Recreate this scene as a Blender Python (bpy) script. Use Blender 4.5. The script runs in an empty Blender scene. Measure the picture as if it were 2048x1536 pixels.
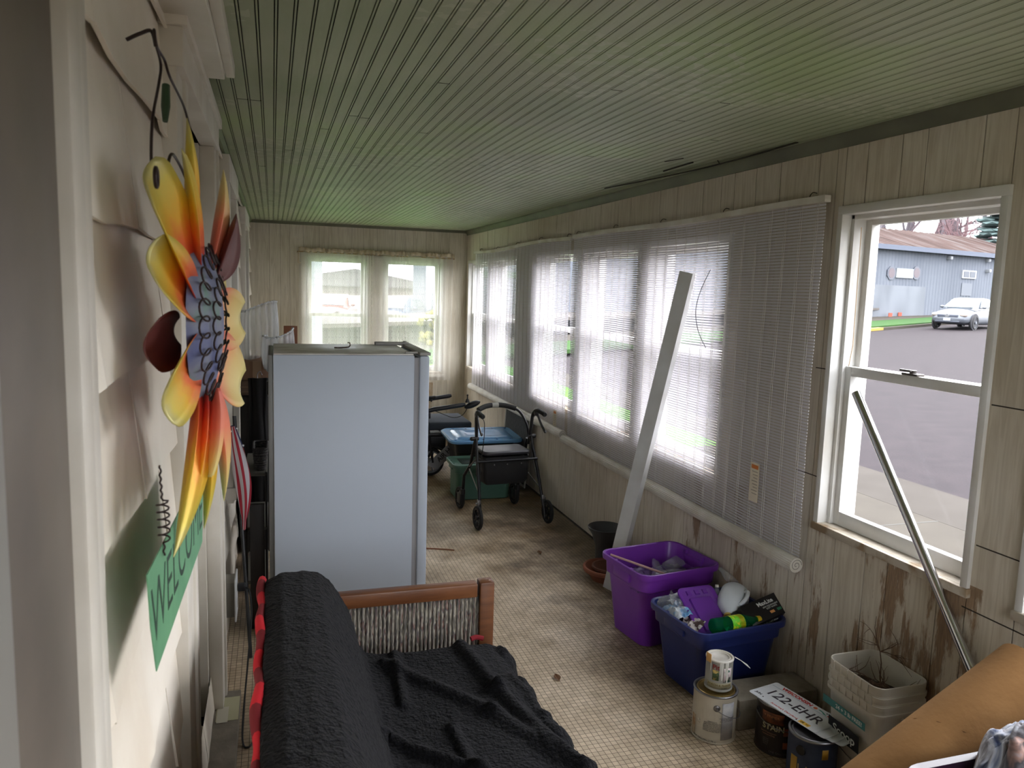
import bpy, bmesh, math, random
from mathutils import Vector, Matrix, noise
random.seed(7)
SC = bpy.context.scene
COL = SC.collection
# ------------------------------------------------------------------ camera
cam_d = bpy.data.cameras.new('camera'); cam = bpy.data.objects.new('camera', cam_d); COL.objects.link(cam)
SC.camera = cam
R = Matrix(((0.95458906, 0.00762744, -0.29782804), (-0.29633595, 0.12744302, -0.94654281), (0.03073640, 0.99181657, 0.12391600)))
cam.matrix_world = Matrix.Translation((0, 0, 1.68)) @ R.to_4x4()
cam_d.sensor_fit = 'HORIZONTAL'; cam_d.sensor_width = 36; cam_d.lens = 1530 / 2048 * 36
cam_d.clip_start = 0.02; cam_d.clip_end = 400
cam_d.dof.use_dof = True; cam_d.dof.focus_distance = 3.6; cam_d.dof.aperture_fstop = 9
# ------------------------------------------------------------------ world: overcast sky
SKY_STRENGTH = 2.1
w = bpy.data.worlds.new('world'); SC.world = w; w.use_nodes = True
nt = w.node_tree; nt.nodes.clear()
wo = nt.nodes.new('ShaderNodeOutputWorld'); wb = nt.nodes.new('ShaderNodeBackground')
wt = nt.nodes.new('ShaderNodeTexCoord'); wn = nt.nodes.new('ShaderNodeTexNoise'); wr = nt.nodes.new('ShaderNodeValToRGB')
wn.inputs['Scale'].default_value = 2.2; wn.inputs['Detail'].default_value = 5
wr.color_ramp.elements[0].position = .3; wr.color_ramp.elements[0].color = (.86, .90, .96, 1)
wr.color_ramp.elements[1].position = .7; wr.color_ramp.elements[1].color = (.97, .98, 1.0, 1)
# overcast sky, brighter towards the zenith
ws = nt.nodes.new('ShaderNodeSeparateXYZ'); wm = nt.nodes.new('ShaderNodeMath'); wm.operation = 'MULTIPLY_ADD'; wm.inputs[1].default_value = .5*SKY_STRENGTH; wm.inputs[2].default_value = SKY_STRENGTH; wm.use_clamp = False
wx = nt.nodes.new('ShaderNodeMath'); wx.operation = 'MAXIMUM'; wx.inputs[1].default_value = 0
nt.links.new(wt.outputs['Generated'], ws.inputs[0]); nt.links.new(ws.outputs['Z'], wx.inputs[0]); nt.links.new(wx.outputs[0], wm.inputs[0]); nt.links.new(wm.outputs[0], wb.inputs['Strength'])
nt.links.new(wt.outputs['Generated'], wn.inputs['Vector']); nt.links.new(wn.outputs['Fac'], wr.inputs['Fac'])
nt.links.new(wr.outputs['Color'], wb.inputs['Color']); nt.links.new(wb.outputs[0], wo.inputs[0])
sun_d = bpy.data.lights.new('hazy_sun', 'SUN'); sun_d.energy = 1.9; sun_d.angle = math.radians(70); sun_d.color = (1, .98, .95)
sun = bpy.data.objects.new('hazy_sun', sun_d); COL.objects.link(sun); sun.rotation_euler = Vector((.80, .32, .45)).to_track_quat('Z', 'Y').to_euler()
SC.view_settings.view_transform = 'Standard'; SC.view_settings.look = 'None'
SC.view_settings.exposure = 2.25; SC.view_settings.gamma = 1.0; SC.view_settings.use_curve_mapping = False
def portal(loc, rot, sx, sy):
    l = bpy.data.lights.new('daylight_portal', 'AREA'); l.shape = 'RECTANGLE'; l.size = sx; l.size_y = sy; l.energy = 1
    l.cycles.is_portal = True
    o = bpy.data.objects.new('daylight_portal', l); COL.objects.link(o); o.location = loc; o.rotation_euler = rot
# right wall openings (y0, y1, z0, z1)
RW = [(-0.85, -0.05, .78, 1.97), (0.75, 1.592, .785, 2.01), (1.782, 2.475, .785, 2.01), (3.21, 4.05, .8, 1.95), (4.16, 5.02, .8, 1.95), (5.10, 6.03, .8, 1.95), (6.55, 7.41, .8, 1.95), (7.50, 8.32, .8, 1.95)]  # first opening is unseen, added behind the camera to brighten the room
BW = [(.34, .98, .72, 1.95), (1.16, 1.80, .72, 1.95)]           # back wall openings (x0, x1, z0, z1)
for y0, y1, z0, z1 in RW: portal((2.24, (y0+y1)/2, (z0+z1)/2), (0, math.pi/2, 0), z1-z0, y1-y0)
for x0, x1, z0, z1 in BW: portal(((x0+x1)/2, 8.58, (z0+z1)/2), (-math.pi/2, 0, 0), x1-x0, z1-z0)
# ------------------------------------------------------------------ materials
def lin(c):
    return tuple(((v/255)/12.92 if v/255 <= .04045 else ((v/255+.055)/1.055)**2.4) for v in c[:3]) + (1,)
MAT = {}
def mat(name, c, rough=.6, metal=0, c2=None, scale=8, det=4, stretch=None, bump=0, bscale=None, sheen=0, trans=0, coat=0, lo=.35, hi=.65, spec=None):
    if name in MAT: return MAT[name]
    m = bpy.data.materials.new(name); m.use_nodes = True; t = m.node_tree; N = t.nodes; L = t.links
    p = N['Principled BSDF']; p.inputs['Base Color'].default_value = lin(c); p.inputs['Roughness'].default_value = rough
    p.inputs['Metallic'].default_value = metal
    if spec is not None: p.inputs['Specular IOR Level'].default_value = spec
    if sheen: p.inputs['Sheen Weight'].default_value = sheen; p.inputs['Sheen Roughness'].default_value = .5
    if trans: p.inputs['Transmission Weight'].default_value = trans
    if coat: p.inputs['Coat Weight'].default_value = coat
    tc = N.new('ShaderNodeTexCoord'); mp = N.new('ShaderNodeMapping'); L.new(tc.outputs['Object'], mp.inputs[0])
    if stretch: mp.inputs['Scale'].default_value = stretch
    if c2:
        n = N.new('ShaderNodeTexNoise'); n.inputs['Scale'].default_value = scale; n.inputs['Detail'].default_value = det
        r = N.new('ShaderNodeValToRGB'); r.color_ramp.elements[0].position = lo; r.color_ramp.elements[1].position = hi
        r.color_ramp.elements[0].color = lin(c); r.color_ramp.elements[1].color = lin(c2)
        L.new(mp.outputs[0], n.inputs['Vector']); L.new(n.outputs['Fac'], r.inputs['Fac']); L.new(r.outputs[0], p.inputs['Base Color'])
    if bump:
        n2 = N.new('ShaderNodeTexNoise'); n2.inputs['Scale'].default_value = bscale or scale*4; n2.inputs['Detail'].default_value = 4
        b = N.new('ShaderNodeBump'); b.inputs['Strength'].default_value = bump; b.inputs['Distance'].default_value = .004
        L.new(mp.outputs[0], n2.inputs['Vector']); L.new(n2.outputs['Fac'], b.inputs['Height']); L.new(b.outputs[0], p.inputs['Normal'])
    MAT[name] = m; return m
def thin(name, c, alpha, rough=.1, transl=.0, gloss=.3, c2=None):
    """thin see-through sheet: straight-through light + a little tinted scatter + gloss"""
    if name in MAT: return MAT[name]
    m = bpy.data.materials.new(name); m.use_nodes = True; t = m.node_tree; N = t.nodes; L = t.links; N.clear()
    o = N.new('ShaderNodeOutputMaterial'); tr = N.new('ShaderNodeBsdfTransparent'); tr.inputs[0].default_value = lin(c2 or (255, 255, 255))
    d = N.new('ShaderNodeBsdfDiffuse'); d.inputs[0].default_value = lin(c)
    tl = N.new('ShaderNodeBsdfTranslucent'); tl.inputs[0].default_value = lin(c)
    g = N.new('ShaderNodeBsdfGlossy'); g.inputs['Roughness'].default_value = rough
    a = N.new('ShaderNodeMixShader'); a.inputs[0].default_value = transl; L.new(d.outputs[0], a.inputs[1]); L.new(tl.outputs[0], a.inputs[2])
    b = N.new('ShaderNodeMixShader'); b.inputs[0].default_value = alpha; L.new(tr.outputs[0], b.inputs[1]); L.new(a.outputs[0], b.inputs[2])
    f = N.new('ShaderNodeFresnel'); f.inputs[0].default_value = 1.45
    k = N.new('ShaderNodeMath'); k.operation = 'MULTIPLY_ADD'; k.inputs[1].default_value = gloss; k.inputs[2].default_value = 0
    ge = N.new('ShaderNodeNewGeometry'); bf = N.new('ShaderNodeMath'); bf.operation = 'SUBTRACT'; bf.inputs[0].default_value = 1; L.new(ge.outputs['Backfacing'], bf.inputs[1])
    fm = N.new('ShaderNodeMath'); fm.operation = 'MULTIPLY'; L.new(f.outputs[0], fm.inputs[0]); L.new(bf.outputs[0], fm.inputs[1]); L.new(fm.outputs[0], k.inputs[0])
    e = N.new('ShaderNodeMixShader'); L.new(k.outputs[0], e.inputs[0]); L.new(b.outputs[0], e.inputs[1]); L.new(g.outputs[0], e.inputs[2])
    L.new(e.outputs[0], o.inputs[0]); MAT[name] = m; return m
def nodes_of(name, c, rough=.6):
    m = mat(name, c, rough); t = m.node_tree
    return m, t.nodes, t.links, t.nodes['Principled BSDF']
def ramp(N, pts):
    r = N.new('ShaderNodeValToRGB'); e = r.color_ramp.elements
    e[0].position = pts[0][0]; e[0].color = lin(pts[0][1]); e[1].position = pts[-1][0]; e[1].color = lin(pts[-1][1])
    for q, c in pts[1:-1]:
        x = e.new(q); x.color = lin(c)
    return r
def mixc(N, L, fac, a, b, mode='MIX'):
    x = N.new('ShaderNodeMix'); x.data_type = 'RGBA'; x.blend_type = mode
    for s, v in ((0, fac), (6, a), (7, b)):
        if hasattr(v, 'links'): L.new(v, x.inputs[s])
        elif s == 0: x.inputs[0].default_value = v
        else: x.inputs[s].default_value = lin(v)
    return x.outputs[2]
def mth(N, L, op, a, b=None, c=None):
    x = N.new('ShaderNodeMath'); x.operation = op
    for i, v in enumerate((a, b, c)):
        if v is None: continue
        if hasattr(v, 'links'): L.new(v, x.inputs[i])
        else: x.inputs[i].default_value = v
    return x.outputs[0]

# whitewashed plank panelling, with peeled brown patches low on the street wall
def plank_mat(name, base, alt, peel):
    m, N, L, p = nodes_of(name, base, .75)
    tc = N.new('ShaderNodeTexCoord'); mp = N.new('ShaderNodeMapping'); mp.inputs['Scale'].default_value = (16, 16, 1.1)
    L.new(tc.outputs['Object'], mp.inputs[0])
    n = N.new('ShaderNodeTexNoise'); n.inputs['Scale'].default_value = 3; n.inputs['Detail'].default_value = 6; n.inputs['Distortion'].default_value = 1.2
    L.new(mp.outputs[0], n.inputs['Vector']); r = ramp(N, [(.3, alt), (.62, base)]); L.new(n.outputs['Fac'], r.inputs[0])
    big = N.new('ShaderNodeTexNoise'); big.inputs['Scale'].default_value = 1.3; big.inputs['Detail'].default_value = 5; L.new(tc.outputs['Object'], big.inputs['Vector'])
    rb = ramp(N, [(.3, (214, 206, 190)), (.7, (255, 255, 255))]); L.new(big.outputs['Fac'], rb.inputs[0])
    col = mixc(N, L, .75, r.outputs[0], rb.outputs[0], 'MULTIPLY')
    if peel:
        sx = N.new('ShaderNodeSeparateXYZ'); L.new(tc.outputs['Object'], sx.inputs[0])
        n3 = N.new('ShaderNodeTexNoise'); n3.inputs['Scale'].default_value = 3.2; n3.inputs['Detail'].default_value = 7; n3.inputs['Roughness'].default_value = .65
        mp3 = N.new('ShaderNodeMapping'); mp3.inputs['Scale'].default_value = (2, 2.6, .55); mp3.inputs['Location'].default_value = (0, .37, 0)
        L.new(tc.outputs['Object'], mp3.inputs[0]); L.new(mp3.outputs[0], n3.inputs['Vector'])
        fz = mth(N, L, 'MULTIPLY', mth(N, L, 'SUBTRACT', .78, sx.outputs['Z']), .16)      # more peeling lower down
        fy = mth(N, L, 'MULTIPLY', mth(N, L, 'SUBTRACT', 3.5, sx.outputs['Y']), .6)
        fy = mth(N, L, 'MINIMUM', fy, .055)
        cut = mth(N, L, 'MULTIPLY', mth(N, L, 'GREATER_THAN', .80, sx.outputs['Z']), 1.0)
        s = mth(N, L, 'ADD', mth(N, L, 'ADD', n3.outputs['Fac'], fy), mth(N, L, 'MINIMUM', fz, .0))
        k = mth(N, L, 'MULTIPLY', mth(N, L, 'SUBTRACT', s, .585), 22); k = mth(N, L, 'MINIMUM', mth(N, L, 'MAXIMUM', k, 0), 1)
        k = mth(N, L, 'MULTIPLY', mth(N, L, 'MULTIPLY', k, cut), .85)
        n4 = N.new('ShaderNodeTexNoise'); n4.inputs['Scale'].default_value = 14; L.new(mp.outputs[0], n4.inputs['Vector'])
        r4 = ramp(N, [(.35, (112, 84, 58)), (.65, (150, 118, 84))]); L.new(n4.outputs['Fac'], r4.inputs[0])
        col = mixc(N, L, k, col, r4.outputs[0])
    L.new(col, p.inputs['Base Color'])
    b = N.new('ShaderNodeBump'); b.inputs['Strength'].default_value = .25; b.inputs['Distance'].default_value = .002; L.new(n.outputs['Fac'], b.inputs['Height']); L.new(b.outputs[0], p.inputs['Normal'])
    return m
M_PLANK_R = plank_mat('whitewashed_planks_street', (222, 215, 202), (200, 190, 174), True)
M_PLANK_B = plank_mat('whitewashed_planks_back', (214, 208, 194), (190, 182, 166), False)
M_DARKGAP = mat('dark_plank_gap', (52, 44, 36), .9)

def floor_mat():
    m, N, L, p = nodes_of('mosaic_sheet_floor', (170, 155, 135), .55)
    tc = N.new('ShaderNodeTexCoord')
    br = N.new('ShaderNodeTexBrick'); br.offset = 0; br.inputs['Scale'].default_value = 1
    br.inputs['Brick Width'].default_value = .0235; br.inputs['Row Height'].default_value = .0235; br.inputs['Mortar Size'].default_value = .0013
    br.inputs['Mortar Smooth'].default_value = .3; br.inputs['Bias'].default_value = -.1
    br.inputs['Color1'].default_value = lin((220, 202, 178)); br.inputs['Color2'].default_value = lin((196, 178, 154)); br.inputs['Mortar'].default_value = lin((104, 88, 70))
    L.new(tc.outputs['Object'], br.inputs['Vector'])
    n = N.new('ShaderNodeTexNoise'); n.inputs['Scale'].default_value = 1.9; n.inputs['Detail'].default_value = 8; n.inputs['Roughness'].default_value = .62
    L.new(tc.outputs['Object'], n.inputs['Vector']); r = ramp(N, [(.36, (160, 152, 140)), (.47, (214, 206, 192)), (.6, (255, 252, 246))]); L.new(n.outputs['Fac'], r.inputs[0])
    c = mixc(N, L, .85, br.outputs['Color'], r.outputs[0], 'MULTIPLY')
    # worn grime strip along the street wall
    sx = N.new('ShaderNodeSeparateXYZ'); L.new(tc.outputs['Object'], sx.inputs[0])
    n2 = N.new('ShaderNodeTexNoise'); n2.inputs['Scale'].default_value = 3.4; n2.inputs['Detail'].default_value = 7; n2.inputs['Roughness'].default_value = .7; L.new(tc.outputs['Object'], n2.inputs['Vector'])
    g = mth(N, L, 'ADD', n2.outputs['Fac'], mth(N, L, 'MULTIPLY', mth(N, L, 'SUBTRACT', sx.outputs['X'], 1.45), .36))
    rr = ramp(N, [(.5, (255, 255, 255)), (.62, (140, 128, 112)), (.78, (84, 76, 66))]); L.new(g, rr.inputs[0])
    c = mixc(N, L, .55, c, rr.outputs[0], 'MULTIPLY')
    # patchy brown tint, stronger farther down the porch
    n5 = N.new('ShaderNodeTexNoise'); n5.inputs['Scale'].default_value = 2.2; n5.inputs['Detail'].default_value = 4; L.new(tc.outputs['Object'], n5.inputs['Vector'])
    g5 = mth(N, L, 'ADD', n5.outputs['Fac'], mth(N, L, 'MINIMUM', mth(N, L, 'MULTIPLY', mth(N, L, 'SUBTRACT', sx.outputs['Y'], 4.4), .1), .14))
    r5 = ramp(N, [(.48, (255, 255, 255)), (.66, (176, 160, 128))]); L.new(g5, r5.inputs[0])
    c = mixc(N, L, .9, c, r5.outputs[0], 'MULTIPLY')
    L.new(c, p.inputs['Base Color'])
    b = N.new('ShaderNodeBump'); b.inputs['Strength'].default_value = .3; b.inputs['Distance'].default_value = .001; L.new(br.outputs['Fac'], b.inputs['Height']); b.invert = True; L.new(b.outputs[0], p.inputs['Normal'])
    rg = ramp(N, [(.3, (205, 205, 205)), (.7, (175, 175, 175))]); L.new(n.outputs['Fac'], rg.inputs[0]); L.new(rg.outputs[0], p.inputs['Roughness'])
    return m
M_FLOOR = floor_mat()
def ceil_mat():
    m, N, L, p = nodes_of('green_beadboard_paint', (118, 130, 96), .5)
    tc = N.new('ShaderNodeTexCoord')
    n = N.new('ShaderNodeTexNoise'); n.inputs['Scale'].default_value = 1.4; n.inputs['Detail'].default_value = 6; L.new(tc.outputs['Object'], n.inputs['Vector'])
    r = ramp(N, [(.32, (142, 152, 122)), (.52, (156, 162, 136)), (.68, (154, 172, 124))]); L.new(n.outputs['Fac'], r.inputs[0])
    # pale mottled rubbed patches in short rows across the boards
    mp = N.new('ShaderNodeMapping'); mp.inputs['Scale'].default_value = (23.3, 26, 1); L.new(tc.outputs['Object'], mp.inputs[0])
    v = N.new('ShaderNodeTexNoise'); v.inputs['Scale'].default_value = 1.0; v.inputs['Detail'].default_value = 2; L.new(mp.outputs[0], v.inputs['Vector'])
    n2 = N.new('ShaderNodeTexNoise'); n2.inputs['Scale'].default_value = 1.1; n2.inputs['Detail'].default_value = 2; L.new(tc.outputs['Object'], n2.inputs['Vector'])
    k = mth(N, L, 'MULTIPLY', mth(N, L, 'MULTIPLY', mth(N, L, 'GREATER_THAN', v.outputs['Fac'], .56), mth(N, L, 'GREATER_THAN', n2.outputs['Fac'], .56)), .55)
    c = mixc(N, L, k, r.outputs[0], (176, 182, 158)); L.new(c, p.inputs['Base Color'])
    b = N.new('ShaderNodeBump'); b.inputs['Strength'].default_value = .3; b.inputs['Distance'].default_value = .002
    n3 = N.new('ShaderNodeTexNoise'); n3.inputs['Scale'].default_value = 60; n3.inputs['Detail'].default_value = 3; mp2 = N.new('ShaderNodeMapping'); mp2.inputs['Scale'].default_value = (1, .12, 1)
    L.new(tc.outputs['Object'], mp2.inputs[0]); L.new(mp2.outputs[0], n3.inputs['Vector']); L.new(n3.outputs['Fac'], b.inputs['Height']); L.new(b.outputs[0], p.inputs['Normal'])
    return m
M_CEIL = ceil_mat()
M_CEILGAP = mat('ceiling_groove_dirt', (48, 52, 36), .8)  # dirt in the bead grooves and board joints
M_SHINGLE = mat('cream_siding_shingle', (236, 229, 216), .65, c2=(214, 202, 184), scale=2.5, det=6, bump=.5, bscale=14, lo=.4, hi=.75)
M_TRIM = mat('off_white_trim_paint', (220, 215, 205), .5, c2=(206, 199, 186), scale=5, bump=.15, bscale=30)
M_WHITEVINYL = mat('white_vinyl_window', (226, 226, 224), .35, c2=(206, 202, 194), scale=4)
M_TRIMGREY = mat('grey_brown_jamb', (118, 108, 98), .5, c2=(100, 92, 84), scale=4)
M_GLASS = thin('window_glass', (200, 200, 200), .01, rough=.02, gloss=.1, c2=(243, 243, 244))

# ------------------------------------------------------------------ mesh builder
class B:
    def __init__(s): s.bm = bmesh.new(); s.mi = 0
    def face(s, vs):
        try:
            f = s.bm.faces.new(vs); f.material_index = s.mi; return f
        except ValueError: return None
    def quad(s, *ps): return s.face([s.bm.verts.new(p) for p in ps])
    def box(s, x0, x1, y0, y1, z0, z1, bev=0, M=None, seg=2):
        ps = [(x, y, z) for x in (x0, x1) for y in (y0, y1) for z in (z0, z1)]
        v = [s.bm.verts.new(Vector(p) if M is None else M @ Vector(p)) for p in ps]
        fs = [s.face([v[i] for i in q]) for q in ((0, 1, 3, 2), (4, 6, 7, 5), (0, 4, 5, 1), (2, 3, 7, 6), (0, 2, 6, 4), (1, 5, 7, 3))]
        if bev:
            es = list({e for f in fs for e in f.edges})
            r = bmesh.ops.bevel(s.bm, geom=es, offset=bev, segments=seg, affect='EDGES', profile=.5)
            for f in r['faces']: f.material_index = s.mi
        return s
    def loft(s, rings, closed=True, cap0=True, cap1=True):
        vr = [[s.bm.verts.new(p) for p in r] for r in rings]
        n = len(vr[0])
        for a, b in zip(vr, vr[1:]):
            for i in range(n if closed else n-1):
                j = (i+1) % n; s.face([a[i], a[j], b[j], b[i]])
        if closed and cap0: s.face(list(reversed(vr[0])))
        if closed and cap1: s.face(vr[-1])
        return s
    def cyl(s, p0, p1, r0, r1=None, n=12, caps=True):
        return s.tube([p0, p1], [r0, r0 if r1 is None else r1], n, caps)
    def tube(s, pts, r, n=8, caps=True, flat=1.0, up=None):
        pts = [Vector(p) for p in pts]; rs = r if isinstance(r, (list, tuple)) else [r]*len(pts)
        rings = []; u = None
        for i, p in enumerate(pts):
            d = (pts[min(i+1, len(pts)-1)] - pts[max(i-1, 0)])
            if d.length < 1e-9: d = Vector((0, 0, 1))
            d.normalize()
            if u is None:
                u = Vector(up) if up else (Vector((0, 0, 1)) if abs(d.z) < .9 else Vector((1, 0, 0)))
            u = (u - d*u.dot(d))
            if u.length < 1e-6: u = d.orthogonal()
            u.normalize(); v = d.cross(u)
            rings.append([p + rs[i]*(math.cos(2*math.pi*k/n)*u*flat + math.sin(2*math.pi*k/n)*v) for k in range(n)])
        return s.loft(rings, True, caps, caps)
    def lathe(s, prof, c=(0, 0, 0), n=32, M=None, a0=0, a1=2*math.pi):
        full = abs(a1-a0) > 6.28; c = Vector(c); k = n if full else n+1
        rows = []
        for i in range(k):
            a = a0 + (a1-a0)*i/n; ca, sa = math.cos(a), math.sin(a)
            rows.append([s.bm.verts.new((M @ Vector((r*ca, r*sa, z)) if M else Vector((r*ca, r*sa, z))) + c) for r, z in prof])
        for i in range(k if full else k-1):
            a, b = rows[i], rows[(i+1) % k]
            for j in range(len(prof)-1):
                if prof[j][0] < 1e-6 and prof[j+1][0] < 1e-6: continue
                s.face([a[j], b[j], b[j+1], a[j+1]])
        bmesh.ops.remove_doubles(s.bm, verts=[v for r in rows for v in r], dist=1e-6)
        return s
    def grid(s, fn, nu, nv, wrap=False):
        g = [[s.bm.verts.new(fn(i/nu, j/nv)) for j in range(nv+1)] for i in range(nu+1)]
        for i in range(nu):
            for j in range(nv): s.face([g[i][j], g[i+1][j], g[i+1][j+1], g[i][j+1]])
        return s
    def prism(s, poly, axis, a0, a1):
        def P(q, a):
            return {0: (a, q[0], q[1]), 1: (q[0], a, q[1]), 2: (q[0], q[1], a)}[axis]
        return s.loft([[P(q, a0) for q in poly], [P(q, a1) for q in poly]])
    def blob(s, c, r, sub=2, sq=(1, 1, 1), nz=0, seed=0, M=None):
        res = bmesh.ops.create_icosphere(s.bm, subdivisions=sub, radius=1)
        for v in res['verts']:
            q = Vector((v.co.x*sq[0], v.co.y*sq[1], v.co.z*sq[2]))*r
            if nz: q *= 1 + nz*noise.noise(v.co*2.3 + Vector((seed, seed*1.7, 0)))
            if M: q = M @ q
            v.co = q + Vector(c)
            for f in v.link_faces: f.material_index = s.mi
        return s
def mw(o):
    m = Matrix.LocRotScale(o.location, o.rotation_euler, o.scale)
    return mw(o.parent) @ m if o.parent else m
def obj(name, b, m, parent=None, smooth=True, world=False, solid=0, angle=40, sub=0):
    bm = b.bm
    if world and parent: bm.transform(mw(parent).inverted())
    bmesh.ops.recalc_face_normals(bm, faces=bm.faces)
    me = bpy.data.meshes.new(name); bm.to_mesh(me); bm.free()
    for x in (m if isinstance(m, (list, tuple)) else [m]): me.materials.append(x)
    o = bpy.data.objects.new(name, me); COL.objects.link(o)
    if parent: o.parent = parent
    if smooth:
        me.polygons.foreach_set('use_smooth', [True]*len(me.polygons))
        me.set_sharp_from_angle(angle=math.radians(angle))
    if solid:
        md = o.modifiers.new('thickness', 'SOLIDIFY'); md.thickness = solid; md.offset = 0
    if sub:
        md = o.modifiers.new('smooth', 'SUBSURF'); md.levels = sub; md.render_levels = sub
    return o
def tag(o, label, cat, group=None):
    o['label'] = label; o['category'] = cat
    if group: o['group'] = group
    return o
def thing(name, label, cat, loc=(0, 0, 0), rz=0, group=None):
    o = bpy.data.objects.new(name, None); COL.objects.link(o); o.location = loc; o.rotation_euler = (0, 0, rz); o.empty_display_size = .05
    return tag(o, label, cat, group)
def struct(name, b, m, parent=None, **k):
    o = obj(name, b, m, parent, **k)
    if not parent: o['kind'] = 'structure'
    return o
def copy_tree(o, parent=None):
    c = o.copy(); COL.objects.link(c)
    if parent: c.parent = parent
    for ch in list(o.children): copy_tree(ch, c)
    return c
def rrect(w, l, r, z, n=5, cx=0, cy=0):
    pts = []
    for sx, sy, a0 in ((1, 1, 0), (-1, 1, 90), (-1, -1, 180), (1, -1, 270)):
        for k in range(n+1):
            a = math.radians(a0 + 90*k/n)
            pts.append(Vector((cx + sx*(w/2-r) + r*math.cos(a), cy + sy*(l/2-r) + r*math.sin(a), z)))
    return pts
FONT_CACHE = {}
def text(name, s, size, m, parent, M, wrap=None, ext=.0003, bold=0, sx=1, shear=0):
    """lettering as a mesh part. M places the text plane (x right, y up, z out); wrap=radius bends it round a can (axis = local y)"""
    cu = bpy.data.curves.new('t', 'FONT'); cu.body = s; cu.size = size; cu.align_x = 'CENTER'; cu.align_y = 'CENTER'; cu.extrude = ext; cu.offset = bold; cu.shear = shear
    if wrap: cu.resolution_u = 4
    t = bpy.data.objects.new('t', cu); COL.objects.link(t); bpy.context.view_layer.update()
    me = bpy.data.meshes.new_from_object(t.evaluated_get(bpy.context.evaluated_depsgraph_get()))
    bpy.data.objects.remove(t); bpy.data.curves.remove(cu)
    b = B(); b.bm.from_mesh(me); bpy.data.meshes.remove(me)
    for v in b.bm.verts:
        v.co.x *= sx
        if wrap:
            a = v.co.x/wrap; rr = wrap + v.co.z
            v.co = Vector((math.sin(a)*rr, v.co.y, math.cos(a)*rr - wrap))
        v.co = M @ v.co
    return obj(name, b, m, parent, smooth=False)
def frameM(o, xdir, ydir):
    x = Vector(xdir).normalized(); y = Vector(ydir).normalized(); z = x.cross(y).normalized(); y = z.cross(x)
    m = Matrix((x, y, z)).transposed().to_4x4(); m.translation = Vector(o); return m
def spline(pts, n=8):
    pts = [Vector(p) for p in pts]; out = []
    for i in range(len(pts)-1):
        p0 = pts[max(i-1, 0)]; p1 = pts[i]; p2 = pts[i+1]; p3 = pts[min(i+2, len(pts)-1)]
        for k in range(n):
            t = k/n
            out.append(.5*((2*p1) + (p2-p0)*t + (2*p0-5*p1+4*p2-p3)*t*t + (3*p1-p0-3*p2+p3)*t**3))
    out.append(pts[-1]); return out

# common materials
M_BLACKPL = mat('black_plastic', (26, 26, 28), .45)
M_BLACKMET = mat('black_painted_tube', (30, 30, 33), .35, metal=.3)
M_CHROME = mat('chrome', (205, 205, 208), .16, metal=1)
M_STEEL = mat('dull_steel', (150, 150, 152), .35, metal=1)
M_RUBBER = mat('rubber', (28, 28, 28), .8)
M_WHITEPL = mat('white_plastic', (216, 212, 204), .45, c2=(196, 188, 174), scale=6)
M_INK = mat('black_print', (28, 28, 34), .6)
M_RED = mat('red_print', (196, 40, 36), .6)
# ================================================================== SETTING
X0, X1, Y1, ZC = -.22, 2.085, 8.45, 2.3
YN = -1.0
b = B(); b.box(X0-.2, X1+.2, YN-.2, Y1+.2, -.06, 0); struct('floor', b, M_FLOOR, smooth=False)
# beadboard ceiling: real bead profile, double grooves
b = B(); prof = []; x = X0-.02
pitch = .043
while x < X1+.05:
    prof += [(x, ZC, 0), (x+.0325, ZC, 0), (x+.0328, ZC+.005, 1), (x+.0352, ZC+.005, 1), (x+.0358, ZC+.0005, 0), (x+.0398, ZC+.0005, 0), (x+.0402, ZC+.006, 1), (x+.0427, ZC+.006, 1)]
    x += pitch
ys = [YN-.05, 1.2, 3, 5, 7, Y1+.05]
cols = [[b.bm.verts.new((p[0], y, p[1])) for p in prof] for y in ys]
for a, c in zip(cols, cols[1:]):
    for i in range(len(prof)-1):
        f = b.face([a[i], a[i+1], c[i+1], c[i]]); f.material_index = 1 if (prof[i][2] and prof[i+1][2]) else 0
# board end joints: thin dark cuts under single boards
b.mi = 1
for k in range(26):
    bx = X0 + .023 + pitch*random.randint(1, 50); jy = random.uniform(2.0, 6.5)
    if k < 6: bx, jy = [(X0+pitch*3, 2.9), (X0+pitch*4, 2.9), (X0+pitch*7, 3.9), (X0+pitch*12, 3.0), (X0+pitch*13, 3.02), (X0+pitch*19, 3.2)][k]
    bx = X0-.02 + round((bx-X0)/pitch)*pitch
    b.box(bx, bx+.036, jy, jy+.004, ZC-.0006, ZC+.002)
ce = struct('ceiling', b, [M_CEIL, M_CEILGAP], smooth=False)
b = B(); b.box(X0-.2, X1+.2, YN-.2, Y1+.2, ZC+.01, ZC+.06); struct('trim_10', b, M_CEILGAP, smooth=False)

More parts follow.
